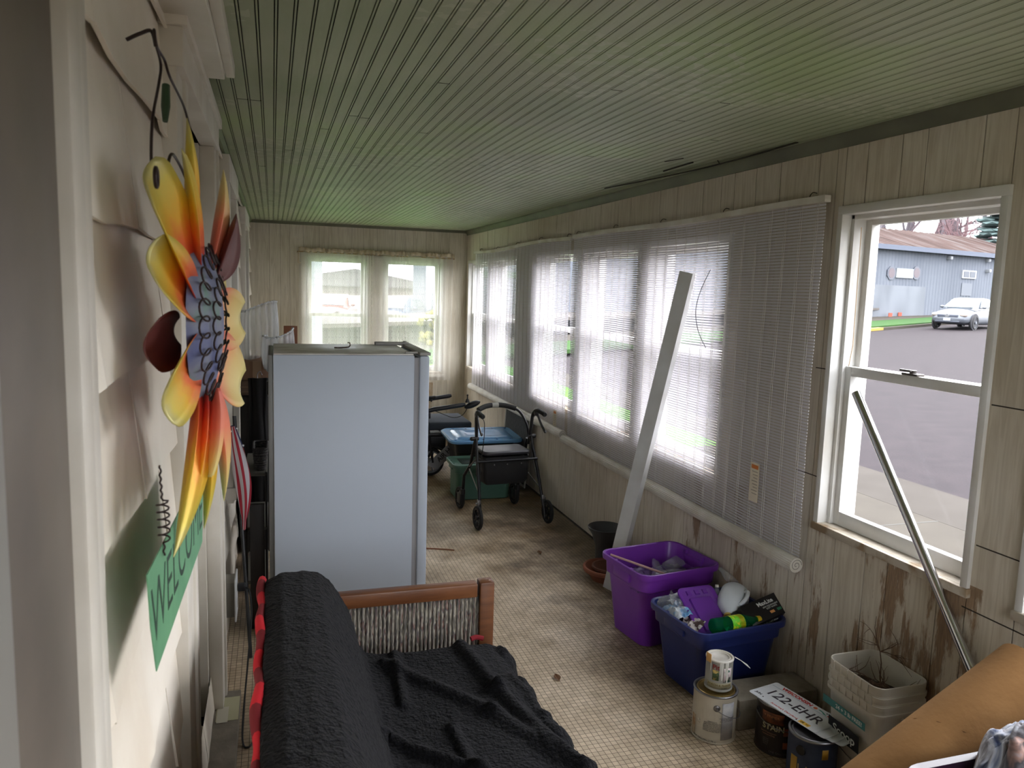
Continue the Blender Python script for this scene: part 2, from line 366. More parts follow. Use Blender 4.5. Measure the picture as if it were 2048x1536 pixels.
def plank_wall(axis, a0, a1, z0, z1, opens, cuts, face, depth, front=1, gap=.004, hj=None):
    """planks along axis (0: x, 1: y); boards between cuts, cut out round the openings; face = room-side coordinate"""
    b = B()
    def bx(u0, u1, v0, v1, d0, d1):
        lo, hi = min(d0, d1), max(d0, d1)
        if u1-u0 < .001 or v1-v0 < .001: return
        if axis == 1: b.box(lo, hi, u0, u1, v0, v1)
        else: b.box(u0, u1, lo, hi, v0, v1)
    us = sorted(set([a0, a1] + [c for c in cuts if a0 < c < a1] + [e for o in opens for e in o[:2] if a0 < e < a1]))
    for u0, u1 in zip(us, us[1:]):
        um = (u0+u1)/2
        segs = [(z0, z1)]
        for o in opens:
            if o[0] < um < o[1]: segs = [(z0, o[2]), (o[3], z1)]
        g0 = gap/2 if u0 in cuts else 0; g1 = gap/2 if u1 in cuts else 0
        for s0, s1 in segs:
            b.mi = 0; dj = random.uniform(0, .0012)
            bx(u0+g0, u1-g1, s0, s1, face+front*dj, face+front*.008)
            b.mi = 1; bx(u0, u1, s0, s1, face+front*.0065, face+front*depth)
    return b
cuts = [1.777, 1.884, 2.102, 2.21, 2.371, 2.481, 2.529, 2.63, 2.879, 3.054, 3.223, 3.336, 3.5, 3.762, 3.957, 4.077]
y = 4.077; pat = [.25, .175, .11, .165, .26, .2, .12]; i = 0
while y < Y1-.1: y += pat[i % 7]; i += 1; cuts.append(round(y, 3))
y = 1.777
while y > YN+.1: y -= pat[i % 7]; i += 1; cuts.append(round(y, 3))
struct('wall_right', plank_wall(1, YN, Y1, 0, ZC+.01, RW, cuts, X1, .15), [M_PLANK_R, M_DARKGAP], smooth=False)
bc = []; x = X0; i = 0; patb = [.19, .11, .095, .14, .16, .1, .24, .12, .15]
while x < X1: x += patb[i % 9]; i += 1; bc.append(round(x, 3))
struct('wall_back', plank_wall(0, X0-.15, X1+.15, 0, ZC+.01, BW, bc, Y1, .15, gap=.002), [M_PLANK_B, M_DARKGAP], smooth=False)
b = B(); b.box(X0-.15, X1+.15, YN-.1, YN, 0, 1.0); b.box(X0-.15, .3, YN-.1, YN, 1.0, 1.95); b.box(1.6, X1+.15, YN-.1, YN, 1.0, 1.95); b.box(X0-.15, X1+.15, YN-.1, YN, 1.95, ZC+.01)
struct('wall_front', b, M_PLANK_B, smooth=False)
portal((.95, YN-.12, 1.475), (math.pi/2, 0, 0), 1.3, .95)
b = B()
for x in (.3, .93, 1.57): b.box(x, x+.03, YN-.08, YN-.02, 1.0, 1.95)
b.box(.3, 1.6, YN-.08, YN-.02, 1.45, 1.49); struct('window_13', b, M_WHITEVINYL, smooth=False)  # unseen end-wall window, added to let more daylight in
# horizontal butt joints of the sheets right of the window, and ceiling moulding
b = B()
for yy0, yy1, z, dz in ((1.61, 1.762, 1.372, -.01), (1.61, 1.762, .93, .0), (1.5, 1.79, .72, 0), (2.48, 2.63, .965, 0), (2.48, 2.56, 1.40, 0)): b.box(X1-.0006, X1+.001, yy0, yy1, z, z+.004)
struct('trim_11', b, M_DARKGAP, smooth=False)
b = B(); b.prism([(X1-.032, ZC), (X1, ZC), (X1, ZC-.05), (X1-.008, ZC-.05), (X1-.014, ZC-.03), (X1-.03, ZC-.012)], 1, YN, Y1)
M_MOULD = mat('grey_green_moulding', (92, 92, 74), .6, c2=(104, 106, 84), scale=5)
struct('trim_1', b, M_MOULD)
b = B(); b.prism([(Y1-.02, ZC), (Y1, ZC), (Y1, ZC-.028), (Y1-.012, ZC-.028)], 0, X0, X1); struct('trim_2', b, M_MOULD)
b = B(); b.prism([(X0, ZC), (X0+.02, ZC), (X0+.012, ZC-.03), (X0, ZC-.03)], 1, 2.4, Y1); struct('trim_3', b, mat('ceiling_green_edge', (120, 132, 96), .6))
b = B(); b.box(X1-.012, X1, YN, Y1, 0, .006); struct('baseboard_right', b, M_DARKGAP)
# split ceiling board and loose splinters along the street side
b = B()
b.tube(spline([(1.92, 4.35, ZC-.004), (1.95, 3.9, ZC-.012), (1.985, 3.4, ZC-.016), (2.01, 3.0, ZC-.010), (2.02, 2.7, ZC-.002)], 5), .009, 6, flat=.3)
b.tube([(1.9, 3.3, ZC-.003), (1.88, 3.55, ZC-.012)], .004, 5); b.tube([(1.97, 3.2, ZC-.004), (1.93, 3.12, ZC-.03)], .0025, 5); b.tube([(1.78, 3.35, ZC-.002), (1.79, 3.2, ZC-.008)], .005, 5, flat=.4)
struct('trim_12', b, mat('split_board_dark', (44, 42, 32), .9))

# ---- left wall: stepped siding courses
openL = [(2.05, 2.95, .05, 2.14), (3.90, 4.55, .7, 2.15), (6.0, 6.7, .7, 2.1), (-.9, 1.0, 0, 2.31)]
def siding():
    b = B(); ex = .229; z = -.073; row = 0
    while z < ZC:
        zt = min(z+ex+.03, ZC+.01); off = (row % 2)*.3; y = -1.6 - off
        while y < Y1:
            ya, yb = max(y, YN), min(y+.6, Y1)
            spans = [(ya, yb)]
            for o in openL:
                if z+ex*.5 > o[2] and z+ex*.5 < o[3]:
                    ns = []
                    for s0, s1 in spans:
                        if o[1] <= s0 or o[0] >= s1: ns.append((s0, s1))
                        else:
                            if s0 < o[0]: ns.append((s0, o[0]))
                            if s1 > o[1]: ns.append((o[1], s1))
                    spans = ns
            for s0, s1 in spans:
                if s1-s0 < .01: continue
                dx = random.uniform(-.002, .003); zz = random.uniform(-.004, .004)
                # bottom butt proud of the wall, slightly curled between the corners
                n = 4; bot = []; top = []
                for k in range(n+1):
                    t = k/n; yy = s0+.0015 + (s1-s0-.003)*t; cur = .010*abs(2*t-1)**1.5
                    bot.append((X0+.002+dx+cur, yy, z+zz+.004*math.sin(t*7+row))); top.append((X0-.014, yy, zt))
                back = [(p[0]-.007, p[1], p[2]) for p in bot]
                b.loft([top, bot, back], closed=False)
                for e in (0, n): b.face([b.bm.verts.new(q) for q in (top[e], bot[e], back[e], (top[e][0]-.006, top[e][1], top[e][2]))])
            y += .6
        z += ex; row += 1
    # sheathing behind
    us = sorted({YN, Y1} | {e for o in openL for e in o[:2]})
    us = [u for u in us if YN <= u <= Y1]
    for u0, u1 in zip(us, us[1:]):
        um = (u0+u1)/2; o = [q for q in openL if q[0] < um < q[1]]
        segs = [(0, o[0][2]), (o[0][3], ZC+.01)] if o else [(0, ZC+.01)]
        for s0, s1 in segs:
            if s1 > s0: b.box(X0-.12, X0-.016, u0, u1, s0, s1)
    return b
struct('wall_left', siding(), M_SHINGLE, smooth=False)
# house door in the siding: casings, header, slab
def casing(ya, yb, z0, z1, xp=.04, par=None, name='door_casing', m=M_TRIM):
    b = B(); b.box(X0-.02, X0+xp-.008, ya, yb, z0, z1, .003); b.box(X0-.02, X0+xp, ya+(yb-ya)*.72, yb, z0, z1, .003); return struct(name, b, m, par)
b = B(); b.box(X0-.1, X0-.06, 2.05, 2.95, .05, 2.14)
for z0, z1 in ((.2, .95), (1.1, 2.0)):
    for y0, y1 in ((2.15, 2.46), (2.54, 2.85)): b.box(X0-.065, X0-.052, y0, y1, z0, z1, .008)
d1 = struct('door_1', b, M_TRIM)
casing(1.89, 2.06, .05, 2.14, .03, d1); casing(2.94, 3.07, .05, 2.14, .037, d1)
b = B(); b.box(X0-.1, X0+.038, 1.89, 3.07, 2.14, 2.225, .003); b.box(X0-.1, X0+.048, 1.88, 3.09, 2.225, 2.26, .003); struct('door_header', b, M_TRIM, d1)
b = B(); b.box(X0-.1, X0-.02, 2.9, 2.95, .05, 2.14); b.box(X0-.1, X0-.02, 2.05, 2.1, .05, 2.14); struct('door_jamb', b, M_TRIM, d1)
b = B(); b.box(X0-.1, -.133, 1.9, 3.075, 0, .05, .004); struct('trim_4', b, mat('worn_concrete_sill', (128, 120, 106), .85, c2=(108, 100, 88), scale=12, bump=.6))
# boxed head moulding high over the door
b = B(); b.box(X0-.02, -.125, YN, 2.42, 2.245, ZC, .003); b.box(-.125, -.1, YN, 2.465, 2.262, ZC, .003); struct('trim_5', b, M_TRIM)
# windows of the house further along the siding
def house_window(n, y0, y1, z0, z1):
    b = B(); b.box(X0-.02, X0+.035, y0-.12, y0, z0-.08, z1+.1, .003); b.box(X0-.02, X0+.035, y1, y1+.12, z0-.08, z1+.1, .003)
    b.box(X0-.02, X0+.04, y0-.14, y1+.14, z1, z1+.12, .003); b.box(X0-.02, X0+.05, y0-.14, y1+.14, z0-.06, z0, .004)
    o = struct('window_%d' % n, b, M_TRIM)
    b = B()
    for a0, a1, c0, c1 in ((y0, y1, z0, z0+.04), (y0, y1, z1-.04, z1), (y0, y0+.04, z0, z1), (y1-.04, y1, z0, z1), (y0, y1, (z0+z1)/2-.02, (z0+z1)/2+.02)): b.box(X0-.06, X0-.03, a0, a1, c0, c1)
    struct('window_sash', b, M_TRIM, o)
    b = B(); b.box(X0-.05, X0-.044, y0, y1, z0, z1); struct('window_glass', b, mat('dark_house_glass', (40, 44, 46), .08), o, smooth=False)
house_window(20, 3.90, 4.55, .7, 2.12); house_window(21, 6.0, 6.7, .7, 2.08)
# near door frame right beside the camera
b = B()
b.box(X0-.1, X0+.008, 1.055, 1.075, 0, ZC); b.box(X0-.1, X0+.012, 1.025, 1.058, 0, ZC, .004); b.box(X0-.1, X0+.017, .985, 1.027, 0, ZC, .006); b.box(X0-.1, X0+.020, .935, .987, 0, ZC, .005)
dn = struct('door_2', b, M_TRIM)
b = B(); b.box(X0-.06, X0+.004, .70, .937, 0, ZC, .004); struct('door_jamb', b, M_TRIMGREY, dn)
b = B(); b.box(X0-.05, X0+.012, .52, .702, 0, ZC, .004); struct('door_edge', b, mat('pale_storm_door', (150, 148, 142), .4), dn)
b = B(); b.box(X0-.1, X0-.05, -.9, .55, 0, 2.3); struct('door_panel', b, M_TRIMGREY, dn)

# ---- windows
def glazing(axis, o, face, n, hardware=True):
    """double-hung vinyl window set in opening o=(a0,a1,z0,z1); face = room-side wall coordinate"""
    a0, a1, z0, z1 = o
    def bx(b, u0, u1, v0, v1, d0, d1, bev=.002):
        if axis == 1: b.box(face+d0, face+d1, u0, u1, v0, v1, bev)
        else: b.box(u0, u1, face+d0, face+d1, v0, v1, bev)
    b = B(); t = .028
    # inner stop / casing lip proud of the wall, stepped jamb
    for u0, u1, v0, v1 in ((a0-.014, a0+.012, z0-.02, z1-.012), (a1-.012, a1+.014, z0-.02, z1-.012), (a0-.014, a1+.014, z1-.0125, z1+.02)): bx(b, u0, u1, v0, v1, -.014, .15)
    for u0, u1 in ((a0+.012, a0+.03), (a1-.03, a1-.012)):
        bx(b, u0, u1, z0, z1, .03, .15)
    bx(b, a0+.012, a1-.012, z1-.03, z1-.012, .03, .15)
    root = struct('window_%d' % n, b, M_WHITEVINYL)
    b = B(); bx(b, a0-.02, a1+.02, z0-.026, z0+.004, -.02, .0, .003); bx(b, a0+.001, a1-.001, z0+.0005, z0+.004, -.001, .15, 0); struct('window_sill', b, mat('worn_sill', (190, 180, 164), .6, c2=(150, 128, 100), scale=9, lo=.5, hi=.62), root)
    zm = z0 + (z1-z0)*.505
    def sash(nm, s0, s1, d0, d1, bot):
        b = B(); st = .034; u0, u1 = a0+.026, a1-.026
        bx(b, u0, u0+st, s0, s1, d0, d1); bx(b, u1-st, u1, s0, s1, d0, d1); bx(b, u0+st, u1-st, s1-.036, s1, d0, d1); bx(b, u0+st, u1-st, s0, s0+bot, d0, d1)
        s = struct(nm, b, M_WHITEVINYL, root)
        g = B(); bx(g, u0+st-.004, u1-st+.004, s0+bot-.004, s1-.032, (d0+d1)/2-.002, (d0+d1)/2+.002, 0); struct('window_pane', g, M_GLASS, s, smooth=False)
    sash('upper_sash', zm-.02, z1-.014, .085, .115, .036); sash('lower_sash', z0+.005, zm+.016, .045, .075, .055)
    if hardware:
        b = B(); c = (a0+a1)/2
        if axis == 1:
            b.box(face+.04, face+.075, c-.035, c+.035, zm+.016, zm+.024, .002); b.cyl((face+.058, c, zm+.024), (face+.058, c, zm+.034), .012); b.box(face+.04, face+.05, c-.005, c+.045, zm+.028, zm+.036, .002)
        else:
            b.box(c-.035, c+.035, face+.04, face+.075, zm+.016, zm+.024, .002); b.cyl((c, face+.058, zm+.024), (c, face+.058, zm+.034), .012); b.box(c-.005, c+.045, face+.04, face+.05, zm+.028, zm+.036, .002)
        struct('sash_lock', b, mat('brown_lock', (62, 54, 48), .4), root)
    return root
for i, o in enumerate(RW): r = glazing(1, o, X1, i+3, i in (2,))
for i, o in enumerate(BW): glazing(0, o, Y1, i+1, i == 0)
# mullion boards between paired windows on the back wall
b = B(); b.box(BW[0][0]-.05, BW[0][0]-.014, Y1-.012, Y1, .66, 2.0, .003); b.box(BW[1][1]+.014, BW[1][1]+.05, Y1-.012, Y1, .66, 2.0, .003); b.box(BW[0][1]+.014, BW[1][0]-.014, Y1-.012, Y1, .66, 2.0, .003); b.box(BW[0][0]-.05, BW[1][1]+.05, Y1-.012, Y1, 1.97, 2.03, .003); b.box(BW[0][0]-.05, BW[1][1]+.05, Y1-.02, Y1, .66, .694, .003); struct('trim_6', b, M_TRIM)
b = B(); b.tube([(X1+.05, 2.43, 1.95), (X1+.052, 2.425, 1.5), (X1+.05, 2.435, 1.42)], .0015, 5); tag(obj('sash_cord', b, mat('tan_cord', (190, 160, 120), .7)), 'thin tan cord hanging in the left jamb of the clear street window', 'cord')
# ================================================================== BLINDS AND CURTAIN
def blind_mat():
    m = bpy.data.materials.new('white_vinyl_slat'); m.use_nodes = True; N = m.node_tree.nodes; L = m.node_tree.links; N.clear()
    o = N.new('ShaderNodeOutputMaterial'); d = N.new('ShaderNodeBsdfDiffuse'); d.inputs[0].default_value = lin((232, 230, 232))
    t = N.new('ShaderNodeBsdfTranslucent'); t.inputs[0].default_value = lin((236, 234, 238)); x = N.new('ShaderNodeMixShader'); x.inputs[0].default_value = .5
    g = N.new('ShaderNodeBsdfGlossy'); g.inputs['Roughness'].default_value = .4; y = N.new('ShaderNodeMixShader'); y.inputs[0].default_value = .04
    L.new(d.outputs[0], x.inputs[1]); L.new(t.outputs[0], x.inputs[2]); L.new(x.outputs[0], y.inputs[1]); L.new(g.outputs[0], y.inputs[2]); L.new(y.outputs[0], o.inputs[0]); return m
M_SLAT = blind_mat(); M_THREAD = mat('white_thread', (214, 210, 204), .7)
M_PRG0 = mat('spiral_grey', (120, 116, 108), .7)
def blind(ya, yb, xa, xb, zt, zb, edge, sag, seed, label):
    """ya..yb along the wall; edge(z) wavers the end at yb"""
    root = thing('rolled_blind', label, 'blind', (xa, (ya+yb)/2, zb), 0, None)
    def X(y, z): return xa + (xb-xa)*(y-ya)/(yb-ya) + .006*noise.noise(Vector((y*2.1, z*1.7, seed))) + .004*math.sin(y*5+z*2+seed)
    def topz(y): return zt + sag(y)
    b = B(); n = 112; st = 26
    for k in range(n):
        f0 = k/n
        hw = .0047
        rows = []
        for i in range(st+1):
            t = i/st; zz0 = zb + .02 + (zt-zb-.02)*(1-f0)
            ye = yb + edge(zz0) ; y = ya + .004*noise.noise(Vector((k*.31, seed, 0))) + (ye-ya)*t
            z = zb + .02 + (topz(y)-zb-.02)*(1-f0)
            x = X(y, z); rows.append([(x-.0012, y, z-hw), (x-.0018, y, z), (x-.0012, y, z+hw), (x+.0004, y, z)])
        b.loft(rows)
    obj('slats', b, M_SLAT, root, world=True, angle=60)
    b = B(); y = ya+.04
    while y < yb-.02:
        for dd in (0, .012): b.tube([(X(y+dd, z)-.0026, y+dd, z if z < zt else topz(y)) for z in [zb+(zt-zb)*q/8 for q in range(9)]], .0011, 4)
        y += .1
    obj('threads', b, M_THREAD, root, world=True)
    b = B(); N_ = 16; rows = []
    for i in range(N_+1):
        y = ya-.006 + (yb-ya+.012)*i/N_; x = xa+(xb-xa)*(y-ya)/(yb-ya); z = topz(y)
        rows.append([(x-.016, y, z-.004), (x-.016, y, z+.022), (x+.012, y, z+.022), (x+.012, y, z-.004)])
    b.loft(rows); obj('head_rail', b, M_WHITEPL, root, world=True)
    b = B(); ex = .012; rows = []
    for i in range(21):   # rolled-up bottom, a spiral of slats
        pass
    ring = []
    for k in range(44):
        a = 2*math.pi*k/44; r = .030 + (.0016 if k % 2 else -.0006)
        ring.append((r*math.cos(a), r*math.sin(a)))
    def rollx(y): return xa+(xb-xa)*(y-ya)/(yb-ya)-.018
    b.loft([[(rollx(y)+p, y, zb+q) for p, q in ring] for y in [ya-ex+(yb-ya+2*ex)*i/6 for i in range(7)]])
    ro = obj('bottom_roll', b, M_WHITEPL, root, world=True, angle=25)
    sp = [((.026-.0011*k*.9)*math.cos(k*.5), (.026-.0011*k*.9)*math.sin(k*.5)) for k in range(24)]
    for ye in (ya-ex-.0005, yb+ex+.0005): b = B(); b.tube([(rollx(ye)+p, ye, zb+q) for p, q in sp], .0012, 4); obj('roll_spiral', b, M_PRG0, ro, world=True)
    for q in range(int((yb-ya)/.62)+1):
        y = ya+.12+q*.62; b = B(); x = xa+(xb-xa)*(y-ya)/(yb-ya); z = topz(y)+.024
        b.tube(spline([(X1, y, z+.02), (X1-.02, y, z+.022), (X1-.03, y+.004, z+.008), (X1-.024, y+.006, z), (X1-.012, y+.004, z-.001)], 3), .0018, 5)
        obj('hook', b, M_DARKGAP, root, world=True)
    return root
near = blind(2.515, 5.13, 2.038, 2.045, 2.045, .60, lambda z: .02*math.sin(z*4.2+.6)+.012*math.sin(z*9), lambda y: .006*math.sin(y*3), 1.3, 'long white rolled slat blind hanging beside the clear street window')
far = blind(5.175, 7.93, 2.043, 2.045, 2.035, .625, lambda z: .012*math.sin(z*5), lambda y: .012*math.sin((y-5.1)*2.2), 7.7, 'far white rolled slat blind reaching towards the back wall')
#  paper warning tags clipped on the blinds
M_TAG = mat('paper_tag', (216, 206, 186), .7)
for nm, y, z, par in (('warning_tag', 2.83, .905, near), ('warning_tag', 5.34, .735, far)):
    b = B(); b.box(2.026, 2.0268, y-.033, y+.033, z-.13, z+.045); tg = obj(nm, b, M_TAG, par, world=True, smooth=False)
    b = B(); b.box(2.0252, 2.0258, y-.024, y+.024, z+.018, z+.036); obj('orange_mark', b, mat('orange_print', (206, 120, 52), .6), tg, world=True, smooth=False)
    b = B()
    for k in range(8): b.box(2.0252, 2.0258, y-.024, y+.018-.006*(k % 3), z+.004-.014*k, z+.007-.014*k)
    obj('fine_print', b, mat('grey_print', (150, 142, 130), .7), tg, world=True, smooth=False)
b = B(); b.tube(spline([(2.03, 3.3, 1.8), (2.02, 3.36, 1.7), (2.022, 3.4, 1.6), (2.024, 3.37, 1.5), (2.03, 3.3, 1.42)], 6), .0018, 5)
obj('loose_wire', b, M_BLACKPL, near, world=True)

# lace curtain on the back wall
def lace_mat():
    m = bpy.data.materials.new('cream_lace'); m.use_nodes = True; N = m.node_tree.nodes; L = m.node_tree.links; N.clear()
    o = N.new('ShaderNodeOutputMaterial'); uv = N.new('ShaderNodeUVMap'); sx = N.new('ShaderNodeSeparateXYZ'); L.new(uv.outputs[0], sx.inputs[0])
    px = mth(N, L, 'SUBTRACT', mth(N, L, 'FRACT', mth(N, L, 'MULTIPLY', sx.outputs[0], 22)), .5)
    rowi = mth(N, L, 'MULTIPLY', sx.outputs[1], 20); py = mth(N, L, 'SUBTRACT', mth(N, L, 'FRACT', rowi), .5)
    r = mth(N, L, 'SQRT', mth(N, L, 'ADD', mth(N, L, 'MULTIPLY', mth(N, L, 'MULTIPLY', px, px), 2.6), mth(N, L, 'MULTIPLY', py, py)))
    rings = mth(N, L, 'GREATER_THAN', mth(N, L, 'SINE', mth(N, L, 'MULTIPLY', r, 34)), .1)
    a = mth(N, L, 'MULTIPLY_ADD', rings, .20, .26)
    tr = N.new('ShaderNodeBsdfTransparent'); d = N.new('ShaderNodeBsdfDiffuse'); d.inputs[0].default_value = lin((240, 236, 226)); t = N.new('ShaderNodeBsdfTranslucent'); t.inputs[0].default_value = lin((242, 238, 228))
    x = N.new('ShaderNodeMixShader'); x.inputs[0].default_value = .5; L.new(d.outputs[0], x.inputs[1]); L.new(t.outputs[0], x.inputs[2])
    y = N.new('ShaderNodeMixShader'); L.new(a, y.inputs[0]); L.new(tr.outputs[0], y.inputs[1]); L.new(x.outputs[0], y.inputs[2]); L.new(y.outputs[0], o.inputs[0]); return m
cur = thing('lace_curtain', 'cream lace curtain gathered on a rod over the paired back windows', 'curtain', (1.1, Y1-.05, .62))
b = B(); NX, NZ = 300, 16; uvs = {}
def curt(u, v):
    x = .275 + 1.64*u; dense = math.exp(-((x-1.07)/.09)**2) + .9*math.exp(-((x-1.42)/.10)**2)
    amp = .006 + .014*dense; ph = u*150 + 14*dense
    z = 2.005 - (2.005-.63)*v + (.004*math.sin(u*120) if v < .05 else 0)
    flare = (1-v)*0
    xx = x + .012*math.sin(v*3+u*9)*v - (.02*math.sin(math.pi*v) if u < .02 else 0)
    return (xx, Y1-.05 + amp*math.sin(ph)*(1-.3*v) - .004, z)
b.grid(curt, NX, NZ)
cl = obj('lace_panel', b, lace_mat(), cur, world=True, angle=80)
uvl = cl.data.uv_layers.new(name='UVMap'); me = cl.data
for lp in me.loops:
    co = me.vertices[lp.vertex_index].co; uvl.data[lp.index].uv = ((co.x+.825)/1.64, (co.z)/1.38)
b = B(); b.grid(lambda u, v: (.26+1.67*u, Y1-.058+.012*math.sin(u*190+1.2*math.sin(u*37))*(.5+.5*v) , 1.995+.045*v+.006*math.sin(u*61)), 260, 3); obj('ruffle', b, mat('aged_cream_fabric', (176, 160, 134), .9, c2=(200, 188, 164), scale=12), cur, world=True, solid=.002)
b = B(); b.tube([(.25, Y1, 1.99), (.25, Y1-.05, 1.995), (1.93, Y1-.05, 1.985), (1.93, Y1, 1.98)], .006, 8); obj('rod', b, mat('brass_rod', (150, 128, 92), .4, metal=.6), cur, world=True)
b = B(); b.tube([(.25, Y1-.02, 2.0), (.262, Y1-.06, 1.97), (.257, Y1-.06, 1.88), (.285, Y1-.055, 1.88)], .007, 6, flat=.3); obj('tie_end', b, MAT['aged_cream_fabric'], cur, world=True)
b = B(); b.box(1.56, 1.72, Y1-.004, Y1, .30, .60); ws = obj('water_stain', b, mat('stained_plank', (150, 124, 92), .8, c2=(178, 168, 148), scale=9), None)
ws['kind'] = 'structure'; ws.name = 'trim_7'

# ================================================================== FREEZER
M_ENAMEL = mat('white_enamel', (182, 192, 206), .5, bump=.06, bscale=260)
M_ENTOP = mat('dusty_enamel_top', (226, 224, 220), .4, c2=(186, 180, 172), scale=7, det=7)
fz = thing('upright_freezer', 'large white upright freezer standing side-on behind the sofa', 'freezer', (.32, 3.87, 0))
b = B(); b.box(0, .64, 3.58, 4.16, .04, 1.352, .006); obj('body', b, M_ENAMEL, fz, world=True)
b = B(); b.box(.002, .635, 3.582, 4.158, 1.352, 1.358, .002); obj('top_panel', b, M_ENTOP, fz, world=True)
b = B(); b.box(-.022, -.001, 3.6, 4.14, .1, 1.35, .003); obj('back_panel', b, mat('galvanised_back', (120, 120, 118), .5, metal=.4), fz, world=True)
b = B(); b.box(.664, .712, 3.575, 4.165, .06, 1.350, .012); dr = obj('door', b, M_ENAMEL, fz, world=True)
b = B(); b.box(.64, .664, 3.59, 4.15, .07, 1.34); obj('gasket', b, mat('grey_gasket', (150, 150, 154), .6), dr, world=True)
b = B(); b.box(.664, .716, 3.572, 4.168, 1.351, 1.366, .003); obj('door_cap', b, mat('grey_door_cap', (164, 162, 158), .5), dr, world=True)
b = B(); b.box(.52, .70, 4.09, 4.15, 1.358, 1.374, .004); b.cyl((.68, 4.12, 1.374), (.68, 4.12, 1.38), .01); obj('hinge', b, MAT['grey_door_cap'], fz, world=True)
b = B(); b.box(.60, .66, 3.6, 3.63, 1.358, 1.366, .002); obj('hinge', b, MAT['grey_door_cap'], fz, world=True)
for x, y in ((.05, 3.63), (.6, 3.63), (.05, 4.1), (.6, 4.1)):
    b = B(); b.cyl((x, y, 0), (x, y, .045), .018); obj('foot', b, M_BLACKPL, fz, world=True)
b = B(); b.box(-.03, -.021, 3.66, 3.72, 1.16, 1.22, .003); obj('back_cover', b, M_BLACKPL, fz, world=True)
b = B(); b.tube(spline([(.29, 3.86, 1.363), (.32, 3.84, 1.364), (.35, 3.85, 1.366), (.34, 3.87, 1.363)], 5), .0035, 6); b.tube(spline([(.31, 3.86, 1.363), (.34, 3.83, 1.366), (.36, 3.83, 1.372), (.362, 3.835, 1.388), (.352, 3.84, 1.39)], 5), .003, 6); b.tube([(.30, 3.84, 1.364), (.36, 3.87, 1.365)], .003, 6)
tag(obj('twist_tie', b, mat('dark_brown_wire', (60, 40, 32), .5)), 'small curled brown twist tie lying on the freezer top', 'twist tie')

# ================================================================== SOFA AND BLANKET
M_WOOD = mat('worn_brown_wood', (122, 76, 44), .4, c2=(92, 54, 30), scale=6, stretch=(1, 6, 6), bump=.1, bscale=30, lo=.3, hi=.7)
def tweed():
    m, N, L, p = nodes_of('striped_tweed', (130, 120, 108), .95)
    tc = N.new('ShaderNodeTexCoord'); sx = N.new('ShaderNodeSeparateXYZ'); L.new(tc.outputs['Object'], sx.inputs[0])
    n = N.new('ShaderNodeTexNoise'); n.inputs['Scale'].default_value = 1; n.inputs['Detail'].default_value = 2
    mp = N.new('ShaderNodeMapping'); mp.inputs['Scale'].default_value = (120, 120, 14); L.new(tc.outputs['Object'], mp.inputs[0]); L.new(mp.outputs[0], n.inputs['Vector'])
    r = ramp(N, [(.3, (38, 44, 46)), (.42, (112, 104, 92)), (.5, (170, 162, 146)), (.56, (72, 70, 74)), (.62, (116, 80, 68)), (.7, (176, 168, 154))]); L.new(n.outputs['Fac'], r.inputs[0])
    st = mth(N, L, 'SINE', mth(N, L, 'MULTIPLY', sx.outputs['X'], 420)); k = mth(N, L, 'MULTIPLY_ADD', st, .3, .3)
    c = mixc(N, L, k, r.outputs[0], (50, 50, 52)); L.new(c, p.inputs['Base Color'])
    b = N.new('ShaderNodeBump'); b.inputs['Strength'].default_value = .8; b.inputs['Distance'].default_value = .004; L.new(st, b.inputs['Height']); L.new(b.outputs[0], p.inputs['Normal']); return m
M_TWEED = tweed(); M_KNOB = mat('beige_nubby_back', (140, 126, 108), .95, c2=(104, 92, 78), scale=60, bump=.8, bscale=120)
sofa = thing('sofa', 'brown wooden framed sofa with striped tweed arm panel under a black blanket', 'sofa', (.38, 1.65, 0))
def arm(y0, y1):
    b = B(); b.box(.05, .712, y0, y1, .548, .60, .006); b.box(.72, .775, y0-.004, y1+.004, .0, .604, .006); b.box(.05, .105, y0, y1, 0, .548, .004); b.box(.10, .72, y0+.006, y1-.006, .17, .22, .004)
    a = obj('arm_frame', b, M_WOOD, sofa, world=True)
    b = B(); b.box(.10, .72, y0+.008, y1-.008, .22, .55, .004); obj('arm_panel', b, M_TWEED, a, world=True)
arm(2.60, 2.65); arm(.62, .67)
b = B(); b.box(.0, .74, .68, 2.59, .12, .24, .01); obj('seat_base', b, M_KNOB, sofa, world=True)
b = B(); b.box(.2, .755, .68, 2.40, .25, .425, .04, seg=3); obj('seat_cushion', b, M_TWEED, sofa, world=True)
b = B(); b.loft([[(-.03, y, .14), (.14, y, .14), (.12, y, .72), (.09, y, .755), (.0, y, .755), (-.03, y, .70)] for y in (.68, 2.34)]); obj('back_frame', b, M_KNOB, sofa, world=True)
b = B(); b.loft([[(.10, y, .40), (.26, y, .42), (.235, y, .52), (.18, y, .68), (.13, y, .735), (.09, y, .70)] for y in (.68, 1.5, 2.40)]); obj('back_cushion', b, M_TWEED, sofa, world=True)
